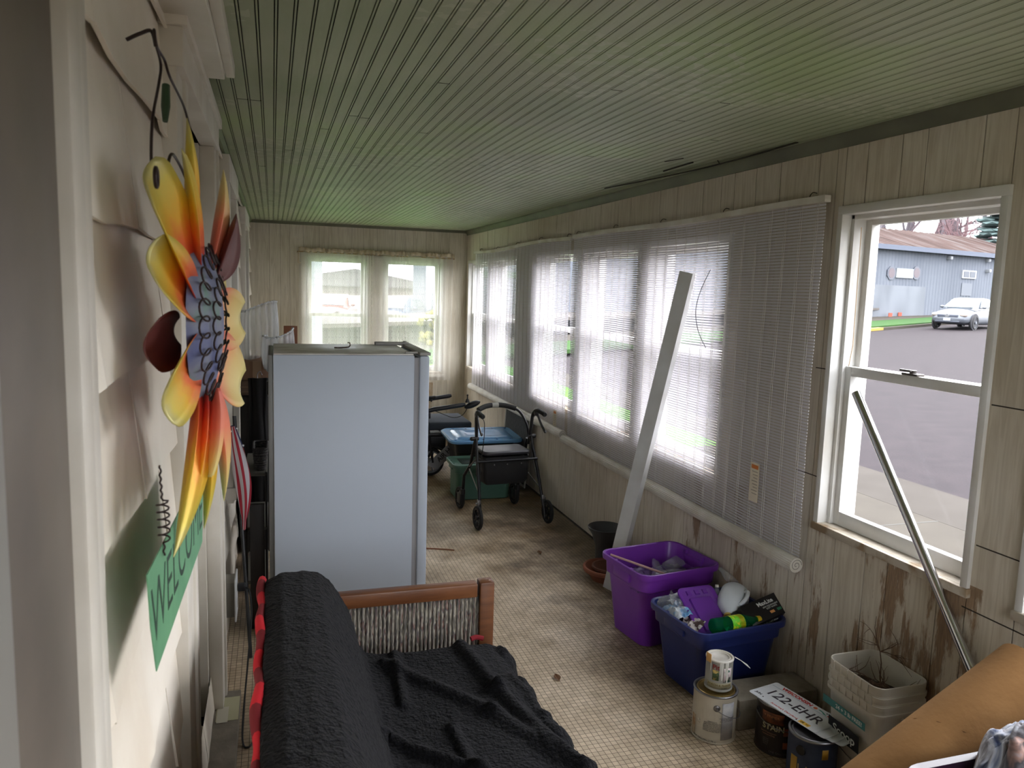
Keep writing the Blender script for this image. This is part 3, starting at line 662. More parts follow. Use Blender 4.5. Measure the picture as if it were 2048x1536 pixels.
# blanket
def fleece():
    m, N, L, p = nodes_of('black_fleece', (34, 34, 38), 1)
    p.inputs['Sheen Weight'].default_value = .05; p.inputs['Sheen Roughness'].default_value = .6; p.inputs['Specular IOR Level'].default_value = .1
    tc = N.new('ShaderNodeTexCoord'); n = N.new('ShaderNodeTexNoise'); n.inputs['Scale'].default_value = 95; n.inputs['Detail'].default_value = 4; L.new(tc.outputs['Object'], n.inputs['Vector'])
    r = ramp(N, [(.35, (6, 6, 8)), (.65, (20, 20, 25))]); L.new(n.outputs['Fac'], r.inputs[0]); L.new(r.outputs[0], p.inputs['Base Color'])
    b = N.new('ShaderNodeBump'); b.inputs['Strength'].default_value = 1; b.inputs['Distance'].default_value = .011; L.new(n.outputs['Fac'], b.inputs['Height']); L.new(b.outputs[0], p.inputs['Normal']); return m
def plaid():
    m, N, L, p = nodes_of('red_black_plaid', (190, 24, 36), .9)
    tc = N.new('ShaderNodeTexCoord'); sx = N.new('ShaderNodeSeparateXYZ'); L.new(tc.outputs['Object'], sx.inputs[0])
    f = mth(N, L, 'GREATER_THAN', mth(N, L, 'FRACT', mth(N, L, 'MULTIPLY', sx.outputs['Y'], 5.5)), .5)
    c = mixc(N, L, f, (206, 20, 38), (120, 14, 26)); L.new(c, p.inputs['Base Color']); return m
M_FLEECE = fleece(); M_PLAID = plaid()
prof = [(-.022, .70), (-.028, .745), (-.02, .785), (.02, .803), (.08, .803), (.125, .79), (.158, .75), (.19, .69), (.222, .62), (.245, .55), (.262, .49), (.285, .455), (.33, .447), (.42, .452), (.52, .455), (.62, .455), (.70, .448), (.745, .43), (.772, .39), (.784, .33), (.79, .26), (.795, .18), (.80, .10)]
pl = [0]
for a, c in zip(prof, prof[1:]): pl.append(pl[-1]+math.dist(a, c))
def prof_at(s):
    d = s*pl[-1]
    for i in range(len(pl)-1):
        if d <= pl[i+1] + 1e-9:
            t = (d-pl[i])/(pl[i+1]-pl[i]); a, c = prof[i], prof[i+1]; nx, nz = c[1]-a[1], -(c[0]-a[0]); l = math.hypot(nx, nz)
            return a[0]+(c[0]-a[0])*t, a[1]+(c[1]-a[1])*t, -nx/l*1, -nz/l*1
RIDGES = [((.34, 2.36), (.60, 1.98), .020, .022), ((.60, 1.98), (.80, 1.60), .018, .024), ((.60, 2.44), (.645, 2.1), .026, .022), ((.645, 2.1), (.74, 1.7), .026, .02), ((.28, 1.95), (.50, 1.72), .022, .018), ((.50, 1.72), (.66, 1.35), .02, .018), ((.47, 1.95), (.50, 1.45), .014, .014), ((.72, 2.2), (.76, 1.85), .016, .014), ((.38, 2.42), (.36, 2.1), .014, .014), ((.77, 2.0), (.79, 1.6), .014, .012), ((.33, 1.7), (.42, 1.4), .016, .016)]
def seg_d(p, a, c):
    ax, ay = a; cx, cy = c; dx, dy = cx-ax, cy-ay; t = max(0, min(1, ((p[0]-ax)*dx+(p[1]-ay)*dy)/(dx*dx+dy*dy))); return math.hypot(p[0]-ax-t*dx, p[1]-ay-t*dy)
def bl(u, v):
    x, z, nx, nz = prof_at(u)
    far = 2.345 + .115*min(1, max(0, (x-.12)/.14)) + .02*math.sin(x*9)
    near = .75; y = far + (near-far)*v
    h = 0
    if x > .2:
        for a, c, am, wd in RIDGES:
            d = seg_d((x, y), a, c); h += am*math.exp(-(d/wd)**2)
    h += .007*noise.noise(Vector((x*7, y*5, z*6))) + .0022*noise.noise(Vector((x*38, y*38, z*38))) + .0014*noise.noise(Vector((x*95, y*95, z*95)))
    if x > .74: h += .012*math.sin(y*26+z*5) + .008*math.sin(y*61)
    # rolls down over the far end
    e = max(0, 1-v/.018); drop = .05*e*e
    sgn = 1
    return (x + nx*h*sgn*1 , y - 0, z + abs(nz)*h - drop - (.02*max(0, x-.5)*0)) if nz > 0 or nx > 0 else (x - nx*h, y, z - nz*h - drop)
bk = thing('blanket', 'fluffy black blanket with red plaid underside draped over the sofa', 'blanket', (.38, 1.6, .45))
b = B(); b.grid(bl, 230, 330); obj('fleece', b, M_FLEECE, bk, world=True, angle=180, solid=.012)
b = B(); pts = []
for i in range(60):
    t = i/59; y = 2.352 - 1.5*t; pts.append((-.036 - .004*math.sin(t*40) , y, .772 - .006*math.sin(t*23)))
b.tube(pts, [.013+.0015*math.sin(i*.5) for i in range(60)], 10, flat=1.5); obj('plaid_edge', b, M_PLAID, bk, world=True, angle=180)
b = B(); b.tube(spline([(.655, 2.47, .455), (.675, 2.474, .458), (.70, 2.47, .452)], 5), .009, 8); obj('plaid_corner', b, M_PLAID, bk, world=True)
# ================================================================== STORAGE TUBS
def tub(root, w, l, h, m, taper=.06, rimw=.018, r=.05, handles=True, ribs=True):
    """open plastic tub in the root's own axes, base at z=0"""
    b = B(); t = .004; R0 = rrect(w-2*taper, l-2*taper, r, 0)
    rings = [rrect(w-2*taper-.02, l-2*taper-.02, r, .0), rrect(w-2*taper, l-2*taper, r, .008), rrect(w-2*rimw-.03, l-2*rimw-.03, r, h*.72), rrect(w-2*rimw-.026, l-2*rimw-.026, r, h*.74), rrect(w-2*rimw-.006, l-2*rimw-.006, r, h*.76), rrect(w-2*rimw, l-2*rimw, r, h-.03),
             rrect(w-.004, l-.004, r+.01, h-.028), rrect(w, l, r+.012, h-.012), rrect(w-.002, l-.002, r+.012, h-.002), rrect(w-.012, l-.012, r+.01, h), rrect(w-.03, l-.03, r, h-.003), rrect(w-2*rimw-.012, l-2*rimw-.012, r, h-.04), rrect(w-2*rimw-.03, l-2*rimw-.03, r, h*.74), rrect(w-2*taper-.01, l-2*taper-.01, r, .012)]
    b.loft(rings, True, True, True); body = obj('body', b, m, root, angle=35)
    if handles:
        for s in (-1, 1):
            b = B(); b.box(s*(w/2-rimw-.002)-.012, s*(w/2-rimw-.002)+.012, -l*.17, l*.17, h*.80, h-.028, .004)
            obj('handle', b, m, root)
        for s in (-1, 1):
            b = B(); b.box(s*(w/2-.008)-.006, s*(w/2-.008)+.006, -l*.13, l*.13, h-.028, h-.014, .002)
            for k in (-1, 1): b.box(s*(w/2-.024)-.006, s*(w/2-.024)+.006, k*l*.16-.008, k*l*.16+.008, h-.04, h-.006, .002)
            obj('rim_clip', b, m, root)
    return body
M_PURPLE = mat('purple_plastic', (120, 52, 164), .38, c2=(108, 44, 150), scale=3, bump=.05, bscale=40)
M_NAVY = mat('navy_plastic', (34, 46, 104), .4, c2=(28, 38, 92), scale=3, bump=.05, bscale=40)
M_GREENTUB = mat('green_plastic', (74, 112, 96), .5, c2=(66, 102, 88), scale=3)
pt = thing('storage_tub', 'open purple plastic storage tub against the street wall', 'storage tub', (1.818, 3.255, 0), math.radians(8)); tub(pt, .47, .40, .385, M_PURPLE)
nb = thing('storage_tub', 'open navy blue storage tub overflowing with recyclables', 'storage tub', (1.835, 2.762, 0), math.radians(6)); tub(nb, .47, .405, .325, M_NAVY)
M_CLEARPET = thin('clear_pet', (205, 212, 214), .22, rough=.08, gloss=.5, transl=.5)
M_GREENPET = thin('green_pet', (20, 140, 90), .32, rough=.08, gloss=.6, transl=.5, c2=(90, 225, 170))
M_PURPLELID = thin('purple_translucent', (150, 84, 196), .72, rough=.25, gloss=.4, transl=.4, c2=(200, 140, 240))
M_FILM = thin('clear_film', (200, 204, 208), .16, rough=.12, gloss=.8, transl=.5)
BOT = [(0, 0), (.026, 0), (.032, .006), (.033, .03), (.031, .07), (.0325, .08), (.0325, .15), (.030, .165), (.022, .195), (.014, .215), (.0128, .225), (.0155, .227), (.0155, .231), (.0128, .233), (.0128, .245), (0, .245)]
def bottle(label, m, c, axis, scale=1, cap=None, band=None, prof=BOT, group=None):
    q = Vector((0, 0, 1)).rotation_difference(Vector(axis).normalized()).to_matrix().to_4x4() @ Matrix.Scale(scale, 4)
    t = thing('plastic_bottle', label, 'bottle', c, 0, group)
    b = B(); b.lathe(prof, n=20, M=q); obj('body', b, m, t)
    if cap: b = B(); b.lathe([(0, .228), (.0158, .228), (.0158, .246), (.0145, .249), (0, .249)], n=16, M=q); obj('cap', b, cap, t)
    if band:
        for i, (z0, z1, mm) in enumerate(band): b = B(); b.lathe([(.0332, z0), (.0334, z0+.001), (.0334, z1-.001), (.0332, z1)], n=20, M=q); obj('paper_band', b, mm, t)
    return t
# inside the navy tub: loose filling resting on one another
ZB = .25
Mn = Matrix.Translation((1.835, 2.762, 0)) @ Matrix.Rotation(math.radians(6), 4, 'Z')
def nP(x, y, z): return Mn @ Vector((x, y, z))
b = B()
def crump(u, v, w, l, amp, sd, dome=0):
    x = (u-.5)*w; y = (v-.5)*l
    return Vector((x + .01*noise.noise(Vector((x*20, y*20, sd))), y + .01*noise.noise(Vector((y*20, x*20, sd+3))), amp*noise.noise(Vector((x*26, y*26, sd))) + amp*.5*noise.noise(Vector((x*70, y*70, sd))) + dome*(1-(2*u-1)**2)*(1-(2*v-1)**2)))
def crumple(name, label, cat, m, c, w, l, amp, sd, dome=0, tilt=(0, 0, 0), n=22, solid=.0015, group=None):
    b = B(); Rm = Matrix.Rotation(tilt[2], 4, 'Z') @ Matrix.Rotation(tilt[1], 4, 'Y') @ Matrix.Rotation(tilt[0], 4, 'X')
    b.grid(lambda u, v: Rm @ crump(u, v, w, l, amp, sd, dome), n, n)
    o = obj(name, b, m, None, angle=25, solid=solid); o.location = c; return tag(o, label, cat, group)
crumple('plastic_bag', 'crumpled clear bag bulging at the back of the navy tub', 'plastic bag', M_FILM, nP(.0, .12, .30), .2, .14, .03, 3.1, .05, (.1, 0, .2))
crumple('plastic_bag', 'crumpled clear wrapper with blue print at the left end of the navy tub', 'plastic bag', M_FILM, nP(-.16, .10, .315), .12, .16, .03, 5.6, .04, (0, -.5, .1))
crumple('printed_wrapper', 'white and blue printed wrapper tucked in the left end of the navy tub', 'wrapper', mat('wrapper_white_blue', (206, 212, 218), .4, c2=(96, 150, 196), scale=22, lo=.48, hi=.56), nP(-.165, .07, .30), .10, .13, .026, 8.2, .02, (0, -.4, 0))
crumple('paper_scrap', 'torn paper scrap with dark print below the blue wrapper', 'paper', mat('paper_scrap_print', (196, 186, 182), .8, c2=(70, 50, 48), scale=40, lo=.5, hi=.54), nP(-.15, -.02, .285), .08, .10, .02, 1.2, .01, (0, -.3, .4))
crumple('bin_liner', 'dark grey bin liner spread under the bottles in the navy tub', 'bin liner', mat('dark_liner', (40, 42, 46), .35), nP(.0, .0, .245), .37, .32, .02, 9.9, -.02, n=40)
crumple('tissue', 'white crumpled tissue peeking above the purple lid', 'tissue', mat('tissue_white', (220, 220, 222), .9), nP(-.105, .155, .325), .05, .05, .025, 4.4, .02, (.5, 0, 0))
# purple snap lid
lid = thing('container_lid', 'translucent purple box lid leaning in the navy tub', 'lid', nP(-.045, .01, .315))
Lm = frameM((0, 0, 0), (.96, .02, .02), (-.30, .60, .36))
def lrect(w, l, r, z, **k): return [Lm @ p for p in rrect(w, l, r, z, **k)]
b = B(); b.loft([lrect(.176, .256, .022, -.008), lrect(.18, .26, .024, -.004), lrect(.18, .26, .024, .003), lrect(.168, .248, .02, .005), lrect(.15, .228, .016, .001), lrect(.148, .226, .016, .0)]); obj('lid_plate', b, M_PURPLELID, lid)
b = B(); b.loft([lrect(.112, .17, .008, .0005, cy=-.012), lrect(.104, .162, .006, .009, cy=-.012)]); obj('raised_panel', b, M_PURPLELID, lid)
for xx in (-.04, .0, .04):
    b = B(); p = [Lm @ Vector(q) for q in ((xx-.012, .088, .001), (xx+.012, .088, .001), (xx+.012, .112, .001), (xx-.012, .112, .001))]; p2 = [Lm @ Vector(q) for q in ((xx-.010, .090, .006), (xx+.010, .090, .006), (xx+.010, .110, .006), (xx-.010, .110, .006))]; b.loft([p, p2]); obj('molded_tab', b, M_PURPLELID, lid)
M_LIME = mat('lime_paper', (110, 214, 40), .5, c2=(214, 220, 40), scale=60, lo=.5, hi=.56)
bottle('green soda bottle with lime label and yellow cap lying in the navy tub', M_GREENPET, nP(-.13, -.135, .322), (.99, .10, -.02), 1.0, mat('yellow_cap', (214, 178, 30), .4), [(.083, .148, M_LIME), (.120, .147, mat('yellow_print', (206, 196, 30), .5))])
bottle('clear bottle end-up beside the purple lid in the navy tub', M_CLEARPET, nP(.055, .06, .265), (.1, .3, .9), .52, M_WHITEPL)
bottle('crushed clear bottle lying over the white jug in the navy tub', M_CLEARPET, nP(.205, .075, .34), (-.5, .3, .55), .62)
# white jug on its side
jug = thing('milk_jug', 'white plastic jug lying on its side in the navy tub', 'jug', nP(.10, .02, .33))
q = Vector((0, 0, 1)).rotation_difference(Vector((-.62, -.70, -.22)).normalized()).to_matrix().to_4x4()
b = B(); b.lathe([(0, -.085), (.05, -.085), (.062, -.07), (.066, -.03), (.066, .02), (.058, .05), (.036, .078), (.022, .088), (.019, .095), (.019, .104), (0, .104)], n=28, M=q); obj('body', b, mat('jug_white', (222, 228, 234), .35, c2=(206, 212, 220), scale=3), jug)
b = B(); b.lathe([(0, .104), (.021, .104), (.021, .118), (0, .118)], n=20, M=q); obj('cap', b, mat('brass_cap', (188, 160, 60), .4, metal=.2), jug)
b = B(); b.tube([q @ Vector(p) for p in spline([(.06, 0, -.03), (.082, 0, -.02), (.08, 0, .03), (.05, 0, .055)], 5)], .009, 8); obj('handle', b, MAT['jug_white'], jug)
# black bulb box
bx = thing('bulb_box', 'black light bulb carton resting open on the navy tub rim', 'carton', nP(.165, -.10, .325), math.radians(6))
Bm = frameM((0, 0, 0), (.96, .02, .20), (-.05, .8, .48))
b = B(); b.box(-.105, .105, -.05, .05, -.03, .03, .002, M=Bm); obj('carton', b, mat('black_carton', (24, 22, 24), .35), bx)
b = B(); b.box(.105, .15, -.05, .05, .028, .0295, 0, M=Bm @ Matrix.Rotation(.35, 4, 'Y')); b2 = B(); b2.box(-.145, -.105, -.05, .05, .029, .030, 0, M=Bm @ Matrix.Rotation(-.2, 4, 'Y'))
obj('flap', b, MAT['black_carton'], bx); obj('flap', b2, MAT['black_carton'], bx)
M_PRW = mat('white_print', (226, 230, 228), .5)
text('lettering', 'MaxLite', .026, M_PRW, bx, Bm @ Matrix.Translation((.02, .024, .0306)), bold=.0006)
text('lettering', '60W EQUIVALENT\nSOFT WHITE', .010, M_PRW, bx, Bm @ Matrix.Translation((.035, .0, .0306)))
for xx, cc in ((.012, (226, 160, 96)), (.05, (60, 140, 100))):
    b = B(); b.box(xx, xx+.022, -.03, -.018, .0302, .0308, M=Bm); obj('color_mark', b, mat('mark_%d' % cc[0], cc, .5), bx)
text('lettering', 'MaxLite', .026, M_PRW, bx, Bm @ Matrix.Translation((.0, -.0506, .004)) @ Matrix.Rotation(math.pi/2, 4, 'X'), bold=.0006)
crumple('paper_scrap', 'silver foil wrapper under the green soda bottle', 'wrapper', mat('foil_scrap', (186, 190, 200), .3, c2=(60, 60, 70), scale=30, lo=.5, hi=.55, metal=.4), nP(-.0, -.15, .302), .14, .05, .012, 6.1, .008)
# inside the purple tub
Mp = Matrix.Translation((1.818, 3.255, 0)) @ Matrix.Rotation(math.radians(8), 4, 'Z')
def pP(x, y, z): return Mp @ Vector((x, y, z))
for i, (x, y, z, ax, sc, lb) in enumerate([(-.09, -.08, .318, (1, .2, .02), .8, 'clear ribbed bottle lying at the left inside the purple tub'), (-.02, -.03, .325, (.3, 1, .02), .62, 'short clear bottle with its base up in the middle of the purple tub'), (.05, -.10, .318, (1, .1, .05), .8, 'clear ribbed bottle lying at the right inside the purple tub')]):
    bottle(lb, M_CLEARPET, pP(x, y, z), ax, sc, None)
crumple('bin_liner', 'grey plastic filling under the bottles in the purple tub', 'bin liner', mat('violet_grey_film', (92, 66, 120), .4), pP(0, 0, .275), .38, .31, .02, 12.9, .01, n=30)
b = B(); b.box(-.05, .05, -.035, .035, -.012, .012, .008); fb = obj('food_tray', b, M_CLEARPET, None); fb.location = pP(.11, .03, .325); fb.rotation_euler = (.2, -.3, .2); tag(fb, 'small clear food tray at the back of the purple tub', 'food tray')
b = B(); b.tube([pP(-.21, .12, .383), pP(-.02, -.13, .335)], .006, 8); tag(obj('wooden_dowel', b, mat('pale_dowel', (186, 150, 140), .6)), 'thin pale wooden dowel slanting into the purple tub', 'stick')

# green tote under the walker and blue lidded tote behind
gt = thing('storage_tub', 'dusty green lidded storage tote under the black rollator', 'storage tub', (1.60, 5.885, 0), math.radians(-1)); tub(gt, .51, .36, .29, M_GREENTUB, taper=.035)
b = B(); b.loft([rrect(.47, .32, .04, .272), rrect(.47, .32, .04, .278)]); gl = obj('lid', b, M_GREENTUB, gt)
b = B(); b.box(-.17, .02, -.08, .1, .278, .282, .002); obj('lid_recess_shade', b, mat('recess_shade_green', (34, 50, 44), .6), gl)  # raised dark plate; the shade inside an opening is put into its colour
bt = thing('storage_tub', 'black storage tote with a shiny pale blue lid behind the rollator', 'storage tub', (1.71, 6.30, 0)); tub(bt, .56, .40, .40, M_BLACKPL, handles=False)
M_BLUELID = mat('pale_blue_lid', (110, 158, 200), .22, c2=(96, 146, 190), scale=2)
Lt = Matrix.Rotation(math.radians(3), 4, 'X')
b = B(); b.loft([[Lt @ p for p in r] for r in (rrect(.62, .46, .07, .398), rrect(.64, .48, .08, .404), rrect(.64, .48, .08, .420), rrect(.61, .45, .07, .430), rrect(.58, .42, .06, .426), rrect(.50, .34, .05, .424), rrect(.47, .31, .04, .436), rrect(.30, .20, .03, .436), rrect(.28, .18, .03, .430))]); bl_ = obj('lid', b, M_BLUELID, bt)
for k in range(10):
    b = B(); xx = -.27+.06*k; c = Lt @ Vector((xx, (.19 if k % 2 else -.19), .429)); b.lathe([(0, .004), (.009, .004), (.011, -.004)], c=c, n=10); obj('lid_stud', b, mat('blue_stud', (70, 120, 170), .3), bl_)
# window screen leaning on the street wall
sc = thing('window_screen', 'aluminium framed insect screen leaning below the far blind', 'window screen', (2.0, 6.3, 0))
Sm = frameM((2.005, 5.93, .02), (.0, 1, 0), (.06, 0, 1))
def sbox(b, x0, x1, y0, y1): b.box(x0, x1, y0, y1, -.006, .006, .001, M=Sm)
b = B(); sbox(b, 0, .7, 0, .02); sbox(b, 0, .7, .6, .62); sbox(b, 0, .02, .02, .6); sbox(b, .68, .7, .02, .6); obj('frame', b, mat('pale_aluminium', (170, 168, 160), .5, metal=.3), sc, world=True)
b = B(); b.box(.02, .68, .02, .6, -.001, .001, 0, M=Sm); obj('mesh', b, mat('charcoal_mesh', (54, 54, 54), .8, c2=(70, 70, 68), scale=30), sc, world=True)

# ================================================================== POTS, STRIP, POLE
t = thing('plant_pot', 'wide terracotta plant dish on the floor left of the purple tub', 'plant dish', (1.868, 3.955, 0))
M_TERRA = mat('terracotta', (158, 98, 74), .8, c2=(138, 84, 64), scale=8)
b = B(); b.lathe([(0, 0), (.09, 0), (.125, .05), (.142, .055), (.146, .07), (.142, .078), (.13, .078), (.12, .055), (.085, .012), (0, .012)], n=40); obj('dish', b, M_TERRA, t)
t = thing('plant_pot', 'smaller terracotta dish nested inside the wider one', 'plant dish', (1.874, 3.955, .0125))
b = B(); b.lathe([(0, 0), (.06, 0), (.085, .05), (.098, .058), (.098, .07), (.088, .07), (.078, .05), (.055, .01), (0, .01)], n=36); obj('dish', b, mat('dark_terracotta', (118, 78, 62), .8), t)
t = thing('plant_pot', 'dark grey flared pot behind the purple tub by the wall', 'plant pot', (1.955, 4.19, 0))
b = B(); b.lathe([(0, 0), (.058, 0), (.062, .12), (.085, .19), (.108, .225), (.112, .236), (.108, .24), (.098, .232), (.075, .19), (.052, .12), (.05, .01), (0, .01)], n=36); obj('pot', b, mat('dark_grey_pot', (62, 64, 66), .4), t)
# white vinyl trim strip leaning on the blind
p0 = Vector((1.797, 3.765, .012)); p1 = Vector((2.0, 3.464, 1.787)); ax = (p1-p0).normalized()
st = thing('trim_strip', 'long white L-shaped vinyl strip leaning against the blind', 'trim strip', p0)
ux = Vector((.55, -.83, 0)); ux = (ux-ax*ux.dot(ax)).normalized(); uy = ax.cross(ux)
b = B(); sec = [(-.045, 0), (.030, 0), (.030, .05), (.027, .05), (.027, .003), (-.001, .003), (-.001, .012), (-.004, .012), (-.004, .003), (-.042, .003), (-.042, .018), (-.045, .018)]
b.loft([[p0 + ux*q[0] + uy*q[1] for q in sec], [p1 + ux*q[0] + uy*q[1] for q in sec]])
obj('strip', b, mat('white_vinyl_strip', (206, 208, 206), .4, c2=(190, 190, 186), scale=5), st, world=True, smooth=False)
# chrome pole leaning under the clear window
pa, pb_ = Vector((2.058, 2.297, 1.337)), Vector((2.058, 1.305, .012)); ax = (pb_-pa).normalized()
t = thing('metal_pole', 'chrome metal tube leaning across the clear street window', 'pole', pb_)
b = B(); up = ax.orthogonal(); b.tube([pa, pb_], .0165, 24, caps=False); b.tube([pa+ax*.001, pa+ax*.02], .0145, 24); obj('tube', b, M_CHROME, t, world=True)
# big cardboard tube
t = thing('cardboard_tube', 'thick brown cardboard tube slanting in the near right corner', 'cardboard tube', (1.0, 1.47, 0))
M_CARD = mat('brown_cardboard', (134, 100, 64), .95, spec=.1, c2=(120, 88, 54), scale=4, bump=.25, bscale=60)
ca, cb_ = Vector((.93, 1.47, .095)), Vector((1.985, 1.47, .672)); d = (cb_-ca).normalized(); q = Vector((0, 0, 1)).rotation_difference(d).to_matrix().to_4x4(); Lc = (cb_-ca).length
b = B(); b.lathe([(.082, 0), (.092, 0), (.092, Lc), (.082, Lc), (.082, 0)], c=ca, n=48, M=q); obj('tube', b, M_CARD, t, world=True)
b = B(); b.tube([ca + d*(Lc*k/40) + (q @ Vector((math.cos(k*.55)*.0922, math.sin(k*.55)*.0922, 0))) for k in range(41)], .0012, 4); obj('spiral_seam', b, mat('cardboard_seam', (128, 92, 58), .9), t, world=True)

# laundry basket with crumpled cloths, and dark bag beside it
lb = thing('laundry_basket', 'glossy dark plum laundry basket in the near right corner', 'laundry basket', (1.64, 1.20, 0))
M_PLUM = mat('glossy_plum_plastic', (46, 24, 46), .32, coat=.15)
b = B(); w_, l_ = .44, .32
b.loft([rrect(w_-.12, l_-.1, .05, 0), rrect(w_-.1, l_-.08, .05, .01), rrect(w_-.03, l_-.03, .06, .53), rrect(w_, l_, .07, .54), rrect(w_+.004, l_+.004, .07, .552), rrect(w_-.006, l_-.006, .07, .56), rrect(w_-.034, l_-.034, .06, .553), rrect(w_-.05, l_-.05, .06, .52), rrect(w_-.13, l_-.11, .05, .015)]); obj('basket', b, M_PLUM, lb)
def tiedye():
    m, N, L, p = nodes_of('tie_dye_cloth', (200, 204, 214), .95)
    tc = N.new('ShaderNodeTexCoord'); n = N.new('ShaderNodeTexNoise'); n.inputs['Scale'].default_value = 11; n.inputs['Detail'].default_value = 4; n.inputs['Distortion'].default_value = .8; L.new(tc.outputs['Object'], n.inputs['Vector'])
    r = ramp(N, [(.30, (40, 56, 110)), (.38, (110, 120, 146)), (.46, (186, 188, 198)), (.52, (120, 116, 122)), (.58, (60, 56, 60)), (.64, (160, 126, 116)), (.72, (176, 172, 178))]); L.new(n.outputs['Fac'], r.inputs[0]); L.new(r.outputs[0], p.inputs['Base Color'])
    p.inputs['Sheen Weight'].default_value = .3; return m
M_TIE = tiedye()
def cloth(label, c, w, l, h, sd, rz=0, m=M_TIE, cat='cloth', name='cloth'):
    b = B()
    def f(u, v):
        x = (u-.5)*2; y = (v-.5)*2; r = min(1, math.hypot(x, y)); R_ = max(abs(x), abs(y))
        k = R_/max(1e-6, math.hypot(x, y)); x2, y2 = x*k if R_ else 0, y*k if R_ else 0
        f1 = noise.noise(Vector((x*2.2, y*2.2, sd))); f2 = noise.noise(Vector((x*4.5+f1*2, y*4.5, sd+4)))
        z = h*(1-R_**2.2) + h*.42*abs(f1)*(1-R_) + .035*abs(f2)*(1-R_*.6)
        return Vector((x2*w/2 + .02*f2, y2*l/2 + .02*f1, z))
    b.grid(f, 60, 60); o = obj(name, b, m, None, angle=180, solid=.005); o.location = c; o.rotation_euler = (0, 0, rz); return tag(o, label, cat)
cloth('tie-dyed grey and blue cloth heaped high in the plum basket', (1.70, 1.255, .50), .30, .22, .165, 2.3, .5)
cloth('white and pink cloth bunched at the front of the plum basket', (1.585, 1.19, .505), .22, .19, .085, 7.9, -.3)
cloth('grey knotted cloth drooping over the right side of the plum basket', (1.745, 1.15, .53), .16, .16, .12, 4.1, .2)
bag = thing('bag', 'dark charcoal fabric bag bulging beside the cloth pile', 'bag', (1.90, 1.16, 0))
b = B()
b.loft([[Vector((p.x*s, p.y*s, z)) for p in rrect(.17, .22, .07, 0, n=6)] for s, z in ((.6, 0), (.95, .02), (1.05, .2), (1.08, .4), (1.0, .52), (.8, .60), (.5, .635), (.2, .645))]); obj('body', b, mat('charcoal_fabric', (40, 40, 42), .95, bump=.4, bscale=200), bag, angle=180, sub=1)
b = B(); b.tube([(-.10+.0, .05+.0, .52)]+spline([(-.09, .03, .56), (-.05, 0, .655), (.03, -.03, .66), (.08, -.05, .60)], 6), .012, 8, flat=.5); obj('strap', b, mat('black_strap', (24, 24, 26), .8), bag)

# ================================================================== CANS, BLOCK, PLATES, BUCKETS
def can(root, r, h, mbody, mrim, mlid, lidz=None):
    b = B(); b.lathe([(0, .002), (r-.004, .002), (r-.002, 0), (r, .001), (r+.001, .004), (r-.001, .007), (r-.0015, .008), (r-.0015, h-.012), (r-.0005, h-.010), (r+.0008, h-.006)], n=56); obj('body', b, mbody, root)
    b = B(); b.lathe([(r+.0008, h-.006), (r+.001, h-.002), (r-.001, h), (r-.006, h-.0005), (r-.0085, h-.006), (r-.0105, h-.008), (r-.013, h-.006)], n=56); obj('rim', b, mrim, root)
    b = B(); b.lathe([(r-.0105, h-.0075), (r-.0125, h-.003), (r-.016, h-.0025), (r-.019, h-.007), (r-.024, h-.0085), (0, h-.0085)], n=56); obj('lid', b, mlid, root)
def bail(root, r, zear, drop, a, m, ear=True, mear=None):
    for s in (0, 1):
        aa = a + s*math.pi; c = Vector((math.cos(aa)*r, math.sin(aa)*r, zear)); q = Vector((0, 0, 1)).rotation_difference(Vector((math.cos(aa), math.sin(aa), 0))).to_matrix().to_4x4()
        b = B(); b.lathe([(.013, 0), (.012, .003), (.008, .0045), (.007, .002), (0, .002)], c=c-Vector((math.cos(aa), math.sin(aa), 0))*.001, n=20, M=q); b.lathe([(.003, .0), (.003, .007), (0, .008)], c=c, n=10, M=q); obj('ear', b, mear or M_STEEL, root)
    pts = []
    for k in range(25):
        th = a + math.pi*k/24; rr = r + .008; s = math.sin(math.pi*k/24)
        pts.append((math.cos(th)*(rr+.004*s), math.sin(th)*(rr+.004*s), zear - drop*s**.8))
    b = B(); b.tube(pts, .0016, 6); obj('bail', b, M_STEEL, root)
M_CREAM = mat('cream_can_paint', (206, 200, 184), .5, c2=(190, 180, 160), scale=5); M_GOLD = mat('gold_lacquer', (176, 150, 92), .3, metal=.7, c2=(150, 124, 70), scale=9)
M_PRG = mat('grey_label_print', (120, 116, 112), .6)
wc = thing('paint_can', 'gallon paint can with cream label and gold lid on the floor', 'paint can', (1.612, 2.398, 0))
can(wc, .083, .19, M_CREAM, M_STEEL, M_GOLD); bail(wc, .083, .145, .05, math.radians(-118), M_STEEL)
def onwrap(root, s, size, m, ang, z, r, name='lettering', **k):
    """text bent round a can: ang is the direction it faces"""
    n = Vector((math.cos(ang), math.sin(ang), 0)); xd = Vector((-math.sin(ang), math.cos(ang), 0))
    return text(name, s, size, m, root, frameM(n*r + Vector((0, 0, z)), xd, (0, 0, 1)), wrap=r, **k)
def patch(root, name, m, a0, a1, z0, z1, r, n=10):
    b = B(); b.grid(lambda u, v: (math.cos(a0+(a1-a0)*u)*r, math.sin(a0+(a1-a0)*u)*r, z0+(z1-z0)*v), n, 1); return obj(name, b, m, root, solid=.0003, angle=60)
A0 = math.radians(-128)
patch(wc, 'label_block', mat('grey_label', (150, 150, 154), .6, c2=(176, 174, 172), scale=30), A0+.42, A0+1.05, .02, .165, .0834)
onwrap(wc, 'WARNING: READ BACK\nPANEL BEFORE USE\nKEEP OUT OF REACH', .006, M_PRG, A0+.7, .10, .0838)
